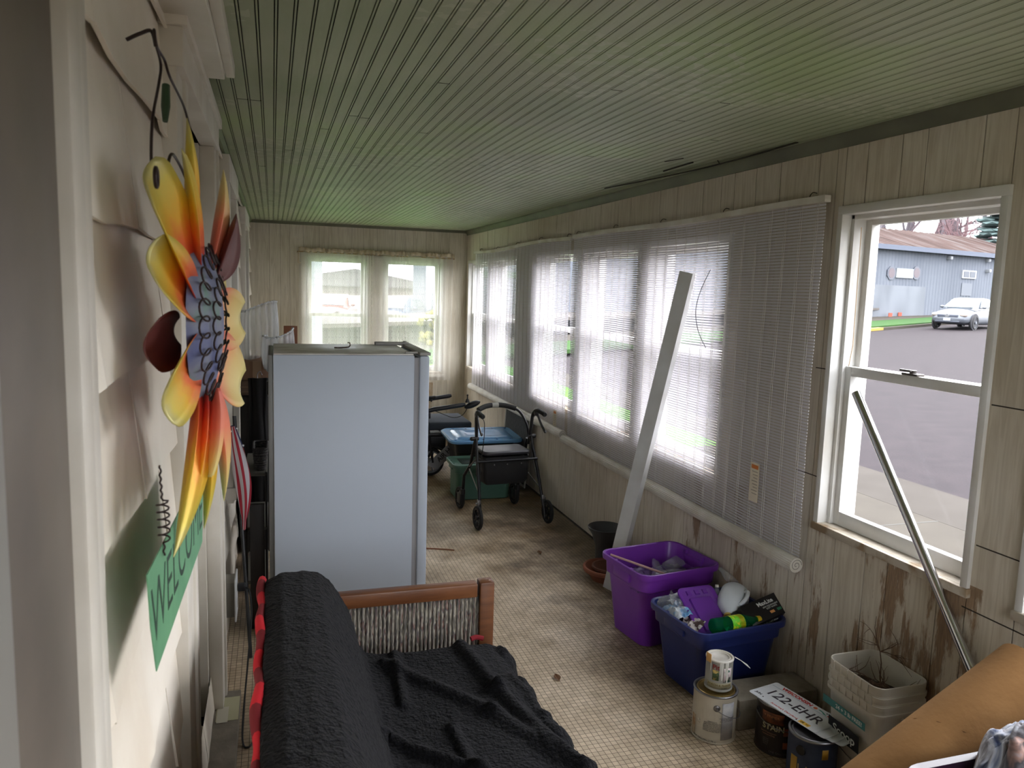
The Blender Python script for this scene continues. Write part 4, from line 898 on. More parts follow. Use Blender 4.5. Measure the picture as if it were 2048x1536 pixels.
onwrap(wc, 'DIRECTIONS\nSTIR WELL BEFORE USE\nAPPLY WITH BRUSH OR\nROLLER. DRY ONE HOUR\nRECOAT AFTER 4 HOURS\nCLEAN WITH SOAP AND\nWATER. CLOSE TIGHTLY', .0062, M_PRG, A0+.02, .07, .0835)
onwrap(wc, 'ONE GALLON (3.78 L)', .010, M_PRG, A0-.35, .012, .0835)
patch(wc, 'rust_stain', mat('rust_drip', (168, 128, 92), .7, c2=(200, 188, 164), scale=30), A0-1.15, A0-.85, .01, .09, .0834)
patch(wc, 'paint_flake', mat('black_smear', (60, 56, 52), .7, c2=(200, 194, 178), scale=60, lo=.4, hi=.45), A0-.72, A0-.55, .07, .085, .0835)
qc = thing('paint_can', 'small paint can with drips and white lid stacked on the gold lid', 'paint can', (1.622, 2.400, .1905), math.radians(4))
can(qc, .052, .122, mat('drippy_label', (168, 166, 156), .5, c2=(140, 140, 136), scale=14), M_WHITEPL, mat('white_paint_lid', (210, 206, 198), .5, c2=(180, 174, 164), scale=20))
patch(qc, 'label_picture', mat('porch_picture', (196, 166, 96), .5, c2=(70, 90, 60), scale=40, lo=.48, hi=.55), A0-.45, A0+.02, .045, .085, .0524)
patch(qc, 'label_picture', mat('garden_picture', (206, 190, 190), .5, c2=(40, 90, 70), scale=40, lo=.48, hi=.55), A0+.35, A0+1.0, .04, .095, .0524)
patch(qc, 'label_band', mat('label_band_tan', (150, 144, 118), .5), A0-.9, A0+1.1, .012, .036, .0524)
onwrap(qc, 'Pit', .026, mat('dark_red_print', (130, 28, 30), .5), A0-.22, .096, .0528, bold=.0004)
onwrap(qc, 'PORCH & FLOOR', .012, mat('gold_print', (120, 104, 56), .5), A0+.1, .027, .0530, bold=.0002)
onwrap(qc, '1 QUART', .007, M_INK, A0+.4, .016, .0530)
for a, w2, l2 in ((.22, .010, .07), (.08, .005, .05), (.62, .009, .08), (.5, .006, .05), (-.62, .004, .04)):
    b = B(); aa = A0+a; pts = [(math.cos(aa)*.0525, math.sin(aa)*.0525, .118-l2*k/5) for k in range(6)]; b.tube(pts, [w2*.5, w2*.5, w2*.45, w2*.4, w2*.45, w2*.25], 8, flat=.25, up=(math.cos(aa), math.sin(aa), 0)); obj('paint_drip', b, mat('white_drip', (218, 216, 208), .35), qc)
b = B(); cc = A0-.85; nv = Vector((math.cos(cc), math.sin(cc), 0)); b.box(-.014, .014, -.0012, .0012, -.026, .008, .001, M=frameM(nv*.053+Vector((0, 0, .116)), (-nv.y, nv.x, 0), nv.cross(Vector((-nv.y, nv.x, 0)))*1.0) @ Matrix.Rotation(math.pi/2, 4, 'X')); obj('masking_tape', b, mat('tan_tape', (206, 160, 96), .7), qc)
b = B(); b.tube([(.045, -.03, .124), (.066, -.040, .112), (.088, -.052, .094), (.098, -.058, .084)], [.004, .003, .009, .003], 8, flat=.3); obj('paint_skin', b, MAT['white_drip'], qc)
# concrete block
t = thing('concrete_block', 'grey concrete block on the floor behind the stain can', 'concrete block', (1.90, 2.455, 0))
b = B(); b.box(-.19, .175, -.075, .08, 0, .125, .006, seg=2)
for k, x in enumerate((-.12, .0, .12)): pass
o_ = obj('block', b, mat('grey_concrete', (150, 142, 128), .9, c2=(126, 118, 104), scale=14, bump=.7, bscale=70), t)
# stain can and blue can
M_STAINC = mat('dark_stain_label', (36, 26, 24), .45, c2=(48, 34, 28), scale=6); As = math.radians(-132)
s_c = thing('paint_can', 'dark brown wood stain can under the left end of the plates', 'paint can', (1.805, 2.265, 0))
can(s_c, .083, .19, M_STAINC, M_STEEL, M_STEEL); bail(s_c, .083, .15, .04, math.radians(170), M_STEEL, mear=M_BLACKPL)
patch(s_c, 'copper_picture', mat('copper_wood_print', (150, 84, 46), .5, c2=(60, 34, 24), scale=26), As-.7, As+.3, .125, .165, .0834)
patch(s_c, 'copper_swatch', mat('copper_swatch', (134, 72, 44), .5), As+.30, As+.62, .085, .115, .0834)
patch(s_c, 'copper_swatch', mat('copper_swatch_light', (156, 86, 52), .5), As+.30, As+.62, .035, .06, .0834)
M_PALEGOLD = mat('pale_gold_print', (196, 190, 150), .5)
onwrap(s_c, 'STAIN', .030, M_PALEGOLD, As-.15, .108, .0838, bold=.0005)
onwrap(s_c, '+ PRIMER', .014, mat('copper_print', (190, 120, 70), .5), As-.25, .15, .084)
onwrap(s_c, 'Semi-Transparent\nwaterproofing', .0085, mat('dim_copper_print', (150, 110, 84), .5), As-.35, .082, .0838)
onwrap(s_c, 'DECKS\nFENCES\nSIDING\nRAILS', .007, mat('dim_grey_print', (110, 104, 100), .5), As-.45, .05, .0838)
onwrap(s_c, 'ONE GALLON', .010, MAT['dim_grey_print'], As+.1, .015, .0838)
l_c = thing('paint_can', 'blue and yellow paint can under the right end of the plates', 'paint can', (1.786, 2.055, 0))
can(l_c, .083, .19, mat('blue_can_label', (40, 52, 80), .5, c2=(62, 76, 104), scale=14), M_STEEL, M_STEEL)
Al = math.radians(-128)
patch(l_c, 'yellow_patch', mat('ochre_print', (190, 146, 50), .5), Al-.95, Al-.62, .0, .115, .0834)
patch(l_c, 'yellow_patch', MAT['ochre_print'], Al+.35, Al+.62, .13, .165, .0834)
onwrap(l_c, 'LATEX', .040, mat('cream_print', (206, 186, 130), .5), Al+.10, .08, .0838)
b = B(); q = Vector((0, 0, 1)).rotation_difference(Vector((math.cos(Al-.5), math.sin(Al-.5), 0))).to_matrix().to_4x4(); b.lathe([(.017, 0), (.016, .003), (0, .004)], c=(math.cos(Al-.5)*.082, math.sin(Al-.5)*.082, .145), n=20, M=q); obj('ear', b, M_BLACKPL, l_c)
# licence plates fanned on the two cans
M_PLATE = mat('plate_white', (222, 226, 230), .3, metal=.15); M_PLATEB = mat('plate_back', (200, 200, 200), .35, metal=.5)
def plate(label, P, rz, face=True, tx=0):
    t = thing('license_plate', label, 'license plate', P, 0, None)
    xd = Vector((math.sin(rz), -math.cos(rz), 0)); M = frameM((0, 0, 0), (xd.x, xd.y, tx), (math.cos(rz), math.sin(rz), 0))
    b = B(); r = [[M @ p for p in rrect(.305, .152, .012, z, n=5)] for z in (0, .0008)]; b.loft(r)
    b2 = [[M @ p for p in rrect(w_, l_, .010, z, n=5)] for w_, l_, z in ((.297, .144, .0009), (.293, .140, .0017), (.290, .137, .0009))]; b.loft(b2, cap0=False, cap1=False)
    obj('sheet', b, M_PLATE, t, angle=30)
    if face:
        def T(s, size, m, x, y, nm='lettering', **k): return text(nm, s, size, m, t, M @ Matrix.Translation((x, y, .0012)), **k)
        T('122-EHR', .068, mat('plate_black', (34, 22, 40), .4), .0, -.004, 'plate_number', sx=.98, ext=.0009, bold=-.0002)
        T('WISCONSIN', .024, M_RED, -.040, .058, 'state_name', bold=.0008, sx=1.02)
        T('JUN', .015, mat('plate_black2', (40, 34, 44), .4), -.125, -.050, 'month', bold=.0004)
        T("America's Dairyland", .0135, M_RED, .005, -.060, 'slogan', sx=1.1)
        b = B(); b.box(.075, .118, -.072, -.052, .0010, .0014, M=M); s_ = obj('year_sticker', b, mat('yellow_sticker', (226, 176, 40), .4), t)
        text('sticker_number', '08', .014, M_INK, s_, M @ Matrix.Translation((.088, -.062, .0016))); text('sticker_mark', 'W', .010, M_INK, s_, M @ Matrix.Translation((.108, -.062, .0016)))
        b = B(); b.lathe([(0, .0014), (.0075, .0013), (.0075, .001)], c=M @ Vector((.044, .058, 0)), n=16); obj('orange_emblem', b, mat('orange_emblem', (226, 106, 50), .5), t)
        b = B(); b.loft([[M @ Vector((x, y, z)) for x, y in ((.055, .060), (.075, .056), (.085, .049), (.098, .050), (.088, .055), (.075, .061), (.062, .064))] for z in (.001, .0014)]); obj('green_emblem', b, mat('teal_emblem', (60, 150, 130), .5), t)
        b = B(); b.loft([[M @ Vector((x, y, z)) for x, y in ((.10, .050), (.114, .048), (.124, .050), (.122, .056), (.112, .062), (.103, .058))] for z in (.001, .0014)]); obj('red_emblem', b, M_RED, t)
        for x, y in ((-.09, .064), (.09, .064), (-.098, -.056), (.066, -.066)):
            b = B(); b.lathe([(0, .0016), (.0026, .0015), (.003, .001)], c=M @ Vector((x, y, 0)), n=10); obj('bolt_hole', b, M_INK, t)
        b = B(); b.box(-.146, .146, .0435, .0445, .001, .0013, M=M); obj('blue_line', b, mat('thin_blue_line', (90, 140, 170), .5), t)
    return t
rz0 = math.radians(10)
plate('lowest white plate of the stack resting on the two paint cans', (1.838, 2.108, .1915), math.radians(16), False)
plate('third white plate down in the fanned stack on the cans', (1.826, 2.128, .1945), math.radians(14), False)
plate('second white plate down in the fanned stack on the cans', (1.815, 2.150, .1975), math.radians(12), False)
plate('top plate reading 122-EHR of the fanned stack on the cans', (1.806, 2.186, .2005), math.radians(11), True)
# nested litter buckets
M_BUCKET = mat('white_bucket', (212, 208, 198), .5, c2=(196, 190, 176), scale=5)
def bucket(label, z0, top):
    t = thing('square_bucket', label, 'bucket', (1.968, 1.985, z0), 0, 'nested square buckets')
    b = B(); w_, l_, h = .215, .25, .365
    b.loft([rrect(w_-.06, l_-.06, .03, .0), rrect(w_-.05, l_-.05, .03, .008), rrect(w_-.012, l_-.012, .035, h-.05), rrect(w_+.004, l_+.004, .036, h-.048), rrect(w_+.005, l_+.005, .036, h-.036), rrect(w_-.002, l_-.002, .036, h-.034), rrect(w_, l_, .036, h-.002), rrect(w_-.003, l_-.003, .036, h), rrect(w_-.008, l_-.008, .034, h-.002), rrect(w_-.02, l_-.02, .033, h-.05), rrect(w_-.058, l_-.058, .028, .008)]); body = obj('body', b, M_BUCKET, t, angle=30)
    for k in range(8):
        for s in (-1,):
            b = B(); y = -.11+.032*k + (.012 if int(z0*100) % 2 else 0)
            if abs(y) < .10: b.box(-w_/2-.0035, -w_/2+.002, y-.0015, y+.0015, h-.036, h-.004); obj('rib', b, M_BUCKET, t)
    return t
for z0, lb_ in ((.004, 'lowest white square bucket of the nested three, with printed sides'), (.034, 'middle white square bucket of the nested three'), (.064, 'top white square bucket of the nested three, holding dry twigs')): last = bucket(lb_, z0, False); last.location.z = z0; 
low = [o for o in SC.objects if o.name.startswith('square_bucket') and o.parent is None and abs(o.location.z-.004) < 1e-6][0]
lowx = -.105
Mb = frameM((lowx-.0005, 0, 0), (0, -1, 0), (-.06, 0, 1))
b = B(); b.box(-.105, .095, .268, .295, .0, .001, M=Mb); tb = obj('teal_band', b, mat('teal_print', (58, 132, 132), .5), low)
text('band_lettering', '24 + 3 lb FREE!', .020, M_PRW, tb, Mb @ Matrix.Translation((.02, .282, .0014)), bold=.0004)
b = B(); b.box(-.075, .07, .17, .232, .0, .001, M=Mb); bb = obj('black_band', b, M_INK, low); text('band_lettering', 'Scoop', .042, M_PRW, bb, Mb @ Matrix.Translation((.0, .20, .0014)), bold=.0005)
Mf = frameM((0, -.1215, 0), (1, 0, 0), (0, -.05, 1))
b = B(); b.box(-.015, .06, .13, .275, .0, .001, M=Mf); fl = obj('dark_label', b, mat('navy_grey_label', (64, 62, 84), .5), low)
b = B(); b.lathe([(0, .0016), (.031, .0016), (.031, .001)], c=(0, 0, 0), n=28, M=Mf @ Matrix.Translation((.022, .20, 0))); obj('label_disc', b, mat('label_disc_pale', (176, 170, 162), .5), fl)
b = B(); b.blob(Mf @ Vector((.022, .205, .002)), .014, 2, (1.1, .1, 1.0)); b.blob(Mf @ Vector((.014, .186, .002)), .012, 2, (1.1, .1, .8)); obj('label_figure', b, M_INK, fl)
text('label_lettering', 'NO MESS', .012, M_PRW, fl, Mf @ Matrix.Translation((.022, .258, .0014)))
for k in range(3): b = B(); b.lathe([(0, .0012), (.010, .0012), (.010, .0008)], n=14, M=Mf @ Matrix.Translation((-.045, .16+.038*k, 0))); obj('badge', b, mat('grey_badge', (132, 126, 130), .5), low)
b = B(); b.tube(spline([(-.0, -.134, .30), (-.03, -.140, .24), (-.09, -.15, .175), (-.13, -.09, .15), (-.125, .0, .152), (-.12, .09, .19)], 8), .0016, 6); obj('bail', b, mat('dark_wire', (90, 84, 80), .5, metal=.4), low)
b = B(); b.tube([(-.0, -.122, .31), (0, -.137, .30)], .005, 8); obj('bail_ear', b, M_BUCKET, low)
# twigs
random.seed(5)
M_TWIG = mat('dry_twig', (96, 74, 58), .9); tw = thing('twigs', 'tangle of dry brown twigs inside the top square bucket', 'twigs', (1.968, 1.985, .325))
b = B()
def twig(p, d, l, r, k):
    pts = [Vector(p)]; d = Vector(d).normalized()
    for i in range(6): d = (d + Vector([random.uniform(-.35, .35) for _ in range(3)])).normalized(); q_ = pts[-1]+d*l/6; q_.x = max(-.085, min(.085, q_.x)); q_.y = max(-.10, min(.10, q_.y)); pts.append(q_)
    b.tube(pts, [r*(1-.12*i) for i in range(7)], 5)
    if k:
        for _ in range(3): i = random.randint(1, 5); twig(pts[i], d+Vector([random.uniform(-1, 1) for _ in range(3)]), l*.55, r*.6, k-1)
twig((.02, .0, .03), (.1, .2, 1), .24, .003, 2)
for _ in range(9): twig((random.uniform(-.05, .05), random.uniform(-.06, .03), random.uniform(.0, .05)), (random.uniform(-1, 1), random.uniform(-1, 1), random.uniform(.0, .9)), .15, .0026, 1)
bt_ = obj('branches', b, M_TWIG, tw)
b = B(); b.blob((.0, .01, .0), .085, 3, (.95, 1.15, .4), nz=.7, seed=3); obj('debris', b, mat('dark_leaf_debris', (58, 46, 40), .95, c2=(88, 68, 56), scale=40, bump=1, bscale=90), tw)
# ================================================================== ROLLATOR
ro = thing('rollator', 'black four-wheeled rollator walker with padded seat standing over the green tote', 'rollator walker', (1.60, 5.27, 0), math.radians(5))
def wheel(par, c, r, w_, ax=(1, 0, 0), spokes=6, hub=.018, tyre=M_RUBBER, rim=M_BLACKPL, name='wheel'):
    q = Vector((0, 0, 1)).rotation_difference(Vector(ax).normalized()).to_matrix().to_4x4()
    b = B(); b.lathe([(r*.80, -w_/2), (r*.93, -w_/2), (r, -w_*.25), (r, w_*.25), (r*.93, w_/2), (r*.80, w_/2), (r*.80, -w_/2)], c=c, n=36, M=q); wh = obj(name, b, tyre, par)
    b = B(); b.lathe([(r*.70, -w_*.4), (r*.81, -w_*.4), (r*.81, w_*.4), (r*.70, w_*.4), (r*.70, -w_*.4)], c=c, n=36, M=q); b.lathe([(0, -w_*.6), (hub, -w_*.6), (hub, w_*.6), (0, w_*.6)], c=c, n=14, M=q)
    for k in range(spokes):
        a = 2*math.pi*k/spokes; d = q @ Vector((math.cos(a), math.sin(a), 0)); b.tube([Vector(c)+d*hub*.8, Vector(c)+d*r*.72], [r*.10, r*.13], 6, flat=.6)
    obj('spokes', b, rim, wh); return wh
for s in (-1, 1):
    b = B(); b.tube([(s*.215, -.02, .60), (s*.232, -.13, .36), (s*.245, -.235, .09), (s*.247, -.245, .045)], .011, 12); obj('leg', b, M_BLACKMET, ro)
    b = B(); b.tube([(s*.205, .02, .58), (s*.210, .10, .38), (s*.222, .20, .28), (s*.224, .215, .16)], .012, 12); obj('leg', b, M_BLACKMET, ro)
    b = B(); b.tube([(s*.224, .215, .17), (s*.224, .215, .13)], .018, 12); b.box(s*.224-.017, s*.224+.017, .215, .275, .075, .145, .01); b.box(s*.224-.019, s*.224-.014, .22, .30, .05, .13, .002); b.box(s*.224+.014, s*.224+.019, .22, .30, .05, .13, .002); obj('caster_fork', b, M_BLACKPL, ro)
    wheel(ro, (s*.224, .285, .085), .085, .024); wheel(ro, (s*.268, -.245, .085), .085, .024)
    # handle post and grip
    b = B(); b.tube(spline([(s*.205, .0, .54), (s*.212, -.02, .66), (s*.22, -.03, .76), (s*.228, -.06, .80), (s*.232, -.10, .805)], 6), .0115, 12); hp = obj('handle_post', b, M_BLACKMET, ro)
    b = B(); b.tube([(s*.232, -.09, .805), (s*.233, -.12, .803), (s*.235, -.17, .797), (s*.236, -.205, .792), (s*.236, -.213, .791)], [.014, .017, .0165, .018, .014], 14); obj('grip', b, M_RUBBER, hp)
    b = B(); b.tube(spline([(s*.229, -.075, .79), (s*.234, -.10, .76), (s*.238, -.14, .715), (s*.242, -.185, .68), (s*.243, -.205, .665), (s*.243, -.22, .672)], 5), .0065, 8, flat=1.6); obj('brake_lever', b, M_BLACKPL, hp)
    b = B(); b.box(s*.229-.014, s*.229+.014, -.095, -.05, .765, .795, .006); obj('brake_housing', b, M_BLACKPL, hp)
    b = B(); b.tube(spline([(s*.226, -.07, .775), (s*.19, -.11, .74), (s*.185, -.10, .60), (s*.20, -.10, .45), (s*.235, -.19, .22), (s*.25, -.24, .13)], 8), .003, 6); obj('brake_cable', b, M_BLACKPL, hp)
    b = B(); b.cyl((s*.196, -.012, .60), (s*.24, -.016, .60), .015, n=14); b.blob((s*.245, -.017, .60), .016, 2); obj('knob', b, M_BLACKPL, hp)
    b = B(); b.tube([(s*.225, -.06, .46), (s*.215, .12, .36)], .005, 8); b.tube([(s*.238, -.18, .24), (s*.212, .12, .35)], .0045, 8); obj('brace', b, M_STEEL, ro)
    b = B(); b.box(s*.247-.010, s*.247+.010, -.215, -.185, .15, .20, .003); b.cyl((s*.23, -.2, .175), (s*.27, -.2, .175), .006); obj('height_clip', b, M_STEEL, ro)
b = B(); b.tube(spline([(-.205, .0, .60), (-.20, .03, .68), (-.17, .10, .765), (-.10, .15, .80), (0, .165, .81), (.10, .15, .80), (.17, .10, .765), (.20, .03, .68), (.205, .0, .60)], 6), .010, 12); bo = obj('backrest_bow', b, M_BLACKMET, ro)
b = B(); b.tube(spline([(-.15, .125, .785), (-.08, .156, .805), (0, .165, .812), (.08, .156, .805), (.15, .125, .785)], 6), .019, 14); obj('backrest_pad', b, M_RUBBER, bo)
b = B(); b.tube([(-.03, .1645, .810), (.02, .1645, .811)], .0203, 14); obj('pad_label', b, mat('grey_tape_label', (150, 148, 140), .6), bo)
b = B(); b.loft([rrect(.33, .21, .03, .485, cx=0, cy=-.0), rrect(.355, .235, .035, .495), rrect(.36, .24, .035, .508), rrect(.345, .225, .03, .518), rrect(.30, .18, .02, .521)]); obj('seat', b, mat('grey_black_vinyl', (44, 44, 48), .35, c2=(60, 60, 64), scale=4), ro, sub=0)
b = B(); b.tube([(-.235, -.11, .45), (.235, -.11, .45)], .009, 10); b.tube([(-.212, .10, .45), (.212, .10, .45)], .009, 10); b.tube([(-.17, -.11, .45), (-.17, .10, .45)], .008, 8); b.tube([(.17, -.11, .45), (.17, .10, .45)], .008, 8); obj('seat_frame', b, M_BLACKMET, ro)
b = B(); b.loft([rrect(.30, .17, .02, .27), rrect(.345, .20, .025, .30), rrect(.355, .205, .025, .475), rrect(.345, .195, .025, .475), rrect(.335, .19, .025, .30)], cap1=False); bas = obj('seat_bag', b, mat('black_nylon', (22, 22, 24), .7, bump=.3, bscale=200), ro)
for x in (-.10, .0, .11): b = B(); b.blob((x, -.104, .42), .006, 2, (1, .5, 1)); obj('snap', b, M_STEEL, bas)

# ================================================================== POWERED WHEELCHAIR
wc_ = thing('powered_wheelchair', 'folding powered wheelchair with joystick behind the freezer', 'powered wheelchair', (1.45, 6.85, 0))
def W(x, y, z): return (x, y, z)
M_GREYM = mat('grey_anodised', (150, 152, 156), .5, metal=.1); M_SEATF = mat('slate_seat_fabric', (50, 58, 68), .9, c2=(42, 48, 56), scale=5, bump=.3, bscale=150)
b = B(); b.box(-.30, .26, -.25, .25, .40, .475, .02, seg=3); obj('seat', b, M_SEATF, wc_)
b = B(); b.box(-.36, -.29, -.24, .24, .46, .98, .02, seg=3); obj('backrest', b, M_SEATF, wc_)
for s in (-1, 1):
    y = s*.28
    b = B(); b.prism([(-.16, .10), (-.06, .06), (.27, .36), (.19, .42)], 1, y-.008, y+.008); pl_ = obj('side_plate', b, M_GREYM, wc_, smooth=False)
    if s < 0: text('lettering', 'AIR HAWK', .062, M_INK, pl_, frameM((.05, y-.0085, .235), (.33, 0, .31), (-.31, 0, .33)), sx=.95, bold=.001)
    b = B(); b.box(-.16, .25, y-.012, y+.012, .36, .385, .004); b.tube([(-.28, y, .06), (-.28, y, .95), (-.33, y, 1.02)], .013, 10); b.tube([(-.10, y, .12), (-.17, y, .60)], .012, 10); b.tube([(.24, y, .38), (.30, y, .16), (.30, y, .11)], .013, 10); b.tube([(.26, y, .40), (.36, y, .12)], .010, 10); obj('side_frame', b, M_BLACKMET, wc_)
    wheel(wc_, (-.12, y-s*.02, .125), .125, .045, (0, 1, 0), 5, .03, rim=mat('silver_wheel', (120, 122, 126), .4, metal=.5))
    wheel(wc_, (.28, y-s*.03, .10), .10, .045, (0, 1, 0), 5, .03, rim=mat('silver_wheel', (120, 122, 126), .4, metal=.5))
    b = B(); b.tube(spline([(-.18, y-s*.02, .268), (-.10, y-s*.02, .272), (-.0, y-s*.02, .215), (.03, y-s*.02, .14)], 5), .022, 8, flat=.5); obj('fender', b, M_BLACKPL, wc_)
    b = B(); b.tube([(-.17, y, .58), (-.10, y, .60), (.02, y, .615), (.16, y, .635), (.185, y, .64)], [.018, .021, .02, .02, .014], 14); ap = obj('armrest', b, mat('armrest_vinyl', (38, 38, 42), .35), wc_)
    b = B(); b.tube([(-.17, y, .50), (-.17, y, .60)], .016, 10); b.box(-.19, -.13, y-.02, y+.02, .52, .57, .005); obj('arm_bracket', b, M_BLACKPL, ap)
js = B(); js.blob((.245, -.30, .640), .052, 3, (1.5, .7, .55), M=Matrix.Rotation(-.35, 4, 'Y')); jo = obj('joystick_pod', js, M_BLACKPL, wc_)
b = B(); b.tube([(.20, -.30, .66), (.20, -.30, .685), (.20, -.30, .695), (.20, -.30, .72)], [.022, .014, .006, .005], 14); b.blob((.20, -.30, .725), .009, 2); obj('joystick', b, M_BLACKPL, jo)
b = B(); b.tube(spline([(.20, -.30, .61), (.16, -.30, .55), (.08, -.30, .525), (-.02, -.30, .56), (-.12, -.29, .60)], 8), .0035, 6); obj('cable', b, M_BLACKPL, jo)
b = B(); b.tube([(-.20, -.28, .70), (-.09, -.30, .71)], .014, 10); b.tube([(-.12, -.29, .71), (-.125, -.29, .67)], .008, 8); obj('push_grip', b, M_BLACKPL, wc_)
b = B(); b.tube([(-.25, -.25, .2), (.2, .25, .38)], .012, 8); b.tube([(-.25, .25, .2), (.2, -.25, .38)], .012, 8); b.tube([(-.12, -.26, .125), (-.12, .26, .125)], .014, 8); b.tube([(.22, -.25, .30), (.22, .25, .30)], .014, 8); obj('cross_frame', b, M_GREYM, wc_)
b = B(); b.box(-.25, .05, -.14, .14, .20, .33, .02); obj('battery_box', b, M_BLACKPL, wc_)
b = B(); b.box(.36, .47, -.20, .20, .085, .10, .005); b.tube([(.35, -.15, .12), (.38, -.15, .095)], .01, 8); b.tube([(.35, .15, .12), (.38, .15, .095)], .01, 8); obj('footrest', b, M_BLACKPL, wc_)

# ================================================================== LEFT SIDE CLUTTER
M_DUST = mat('dark_brown_board', (44, 36, 32), .6, c2=(32, 27, 24), scale=6)
t = thing('cabinet', 'dark brown narrow cabinet between the freezer and the siding', 'cabinet', (-.10, 5.1, 0))
b = B(); b.box(-.195, -.03, 4.85, 5.5, 0, .98, .004); obj('carcass', b, M_DUST, t, world=True)
b = B(); b.box(-.19, -.035, 4.84, 4.85, .02, .96, .003); obj('side_panel', b, mat('black_side_panel', (20, 18, 18), .7), t, world=True)
t = thing('cardboard_box', 'lower dusty cardboard box stacked on the dark cabinet', 'cardboard box', (-.10, 5.1, .982))
b = B(); b.box(-.19, -.02, 4.90, 5.35, .982, 1.07, .003); obj('box_body', b, mat('dusty_cardboard', (112, 92, 76), .85, c2=(86, 70, 58), scale=9), t, world=True)
for z in (1.0, 1.03): b = B(); b.box(-.192, -.018, 4.897, 4.90, z, z+.006); obj('flap_edge', b, mat('box_edge', (140, 116, 94), .85), t, world=True)
t = thing('cardboard_box', 'upper tan cardboard box below the air cushion wrap', 'cardboard box', (-.10, 5.1, 1.072))
b = B(); b.box(-.185, .0, 4.92, 5.3, 1.072, 1.19, .003); obj('box_body', b, mat('tan_cardboard', (142, 110, 88), .85), t, world=True)
b = B(); b.box(-.12, -.07, 4.917, 4.92, 1.08, 1.19); obj('packing_tape', b, mat('clear_tan_tape', (168, 140, 112), .3), t, world=True)
t = thing('silver_tube', 'open-ended silver tube lying on the stacked cardboard boxes', 'tube', (.02, 4.9, 1.1))
b = B(); b.lathe([(.018, -.12), (.024, -.12), (.024, .2), (.018, .2), (.018, -.12)], c=(-.02, 4.85, 1.165), n=24, M=Matrix.Rotation(-math.pi/2, 4, 'X')); obj('tube', b, M_STEEL, t, world=True); 
# inflated packing cushions
M_AIR = thin('air_cushion_film', (226, 230, 234), .34, rough=.1, gloss=.9, transl=.45)
def cushion(label, c, rz, w, h, depth, ncol, sd, tilt=0):
    t = thing('air_cushion_wrap', label, 'air cushion packaging', c, rz)
    b = B()
    def f(u, v):
        a = -math.pi*.62 + u*math.pi*1.24; col = abs(math.sin(u*ncol*math.pi)); rr = depth*(1 + .13*col) + .012*noise.noise(Vector((u*4, v*3, sd)))
        bulge = 1 + .10*math.sin(v*math.pi)
        return Vector((math.sin(a)*w/2*bulge*(1+.08*col), -math.cos(a)*rr*bulge, h*v + .02*math.sin(a*1.5+sd) + tilt*math.sin(a)*v))
    b.grid(f, ncol*8, 14); obj('cushion_columns', b, M_AIR, t, angle=180, solid=.002)
    b = B(); b.tube([f(i/60, 1) for i in range(61)], [.0045+.0025*math.sin(i*2.1) for i in range(61)], 6); obj('sealed_edge', b, mat('seal_white', (214, 218, 222), .3), t, angle=180)
    return t
cushion('taller clear air cushion wrap standing on boxes by the siding', (-.085, 5.1, 1.195), .3, .20, .33, .12, 11, 1.0, .02)
cushion('shorter clear air cushion wrap leaning right behind the freezer', (.03, 4.78, 1.155), -.3, .16, .21, .09, 9, 4.0, .03)
b = B(); b.box(.07, .16, 5.42, 5.46, 0, 1.38, .003); t = thing('wooden_board', 'reddish wooden board end standing behind the freezer', 'board', (.11, 5.44, 0)); obj('board', b, mat('reddish_wood', (132, 82, 54), .6), t, world=True)
# low shelf, wicker basket, dark plank
t = thing('plastic_shelf', 'grey plastic shelf unit standing behind the freezer back', 'shelf', (-.10, 4.45, 0))
b = B()
for z in (.04, .34, .64): b = B(); b.box(-.15, -.035, 4.22, 4.72, z, z+.02, .003); obj('shelf_board', b, mat('grey_shelf', (96, 94, 86), .7), t, world=True)
for x in (-.15, -.047):
    for y in (4.22, 4.708): b = B(); b.box(x, x+.012, y, y+.012, 0, .66, .001); obj('post', b, M_BLACKPL, t, world=True)
t = thing('wicker_basket', 'grey woven basket on the shelf behind the freezer', 'basket', (-.07, 4.35, .662))
M_WICK = mat('grey_wicker', (104, 100, 98), .9, c2=(60, 58, 58), scale=90, bump=1, bscale=120)
b = B()
for k in range(9): b.tube([(p.x*1.0-.07, p.y+4.36, .668+.014*k) for p in rrect(.05+.003*k, .2+.004*k, .02, 0, n=3)]+[(rrect(.05+.003*k, .2+.004*k, .02, 0, n=3)[0].x-.07, rrect(.05+.003*k, .2+.004*k, .02, 0, n=3)[0].y+4.36, .668+.014*k)], .0065, 6, caps=False)
b.box(-.09, -.05, 4.27, 4.45, .663, .668); obj('weave', b, M_WICK, t, world=True, angle=180)
t = thing('garment_bag', 'black garment bag hanging down beside the freezer back', 'garment bag', (-.09, 4.78, 0))
b = B(); b.grid(lambda u, v: (-.14+.10*u+.006*math.sin(v*9+u*5), 4.79+.012*math.sin(u*9), .30+.80*v), 12, 16); obj('bag_body', b, mat('black_cloth', (16, 15, 16), .95), t, world=True, solid=.02, angle=180)
b = B(); b.tube(spline([(-.09, 4.79, 1.09), (-.09, 4.79, 1.125), (-.075, 4.79, 1.14), (-.065, 4.79, 1.12)], 4), .003, 6); obj('hanger_hook', b, M_STEEL, t, world=True)
t = thing('wooden_plank', 'dark stained plank standing on end beside the freezer', 'plank', (-.07, 3.75, 0))
b = B(); b.box(-.112, -.045, 3.74, 3.765, 0, .62, .002, M=None); obj('plank', b, mat('dark_plank', (34, 26, 24), .6, c2=(24, 19, 18), scale=8), t, world=True)
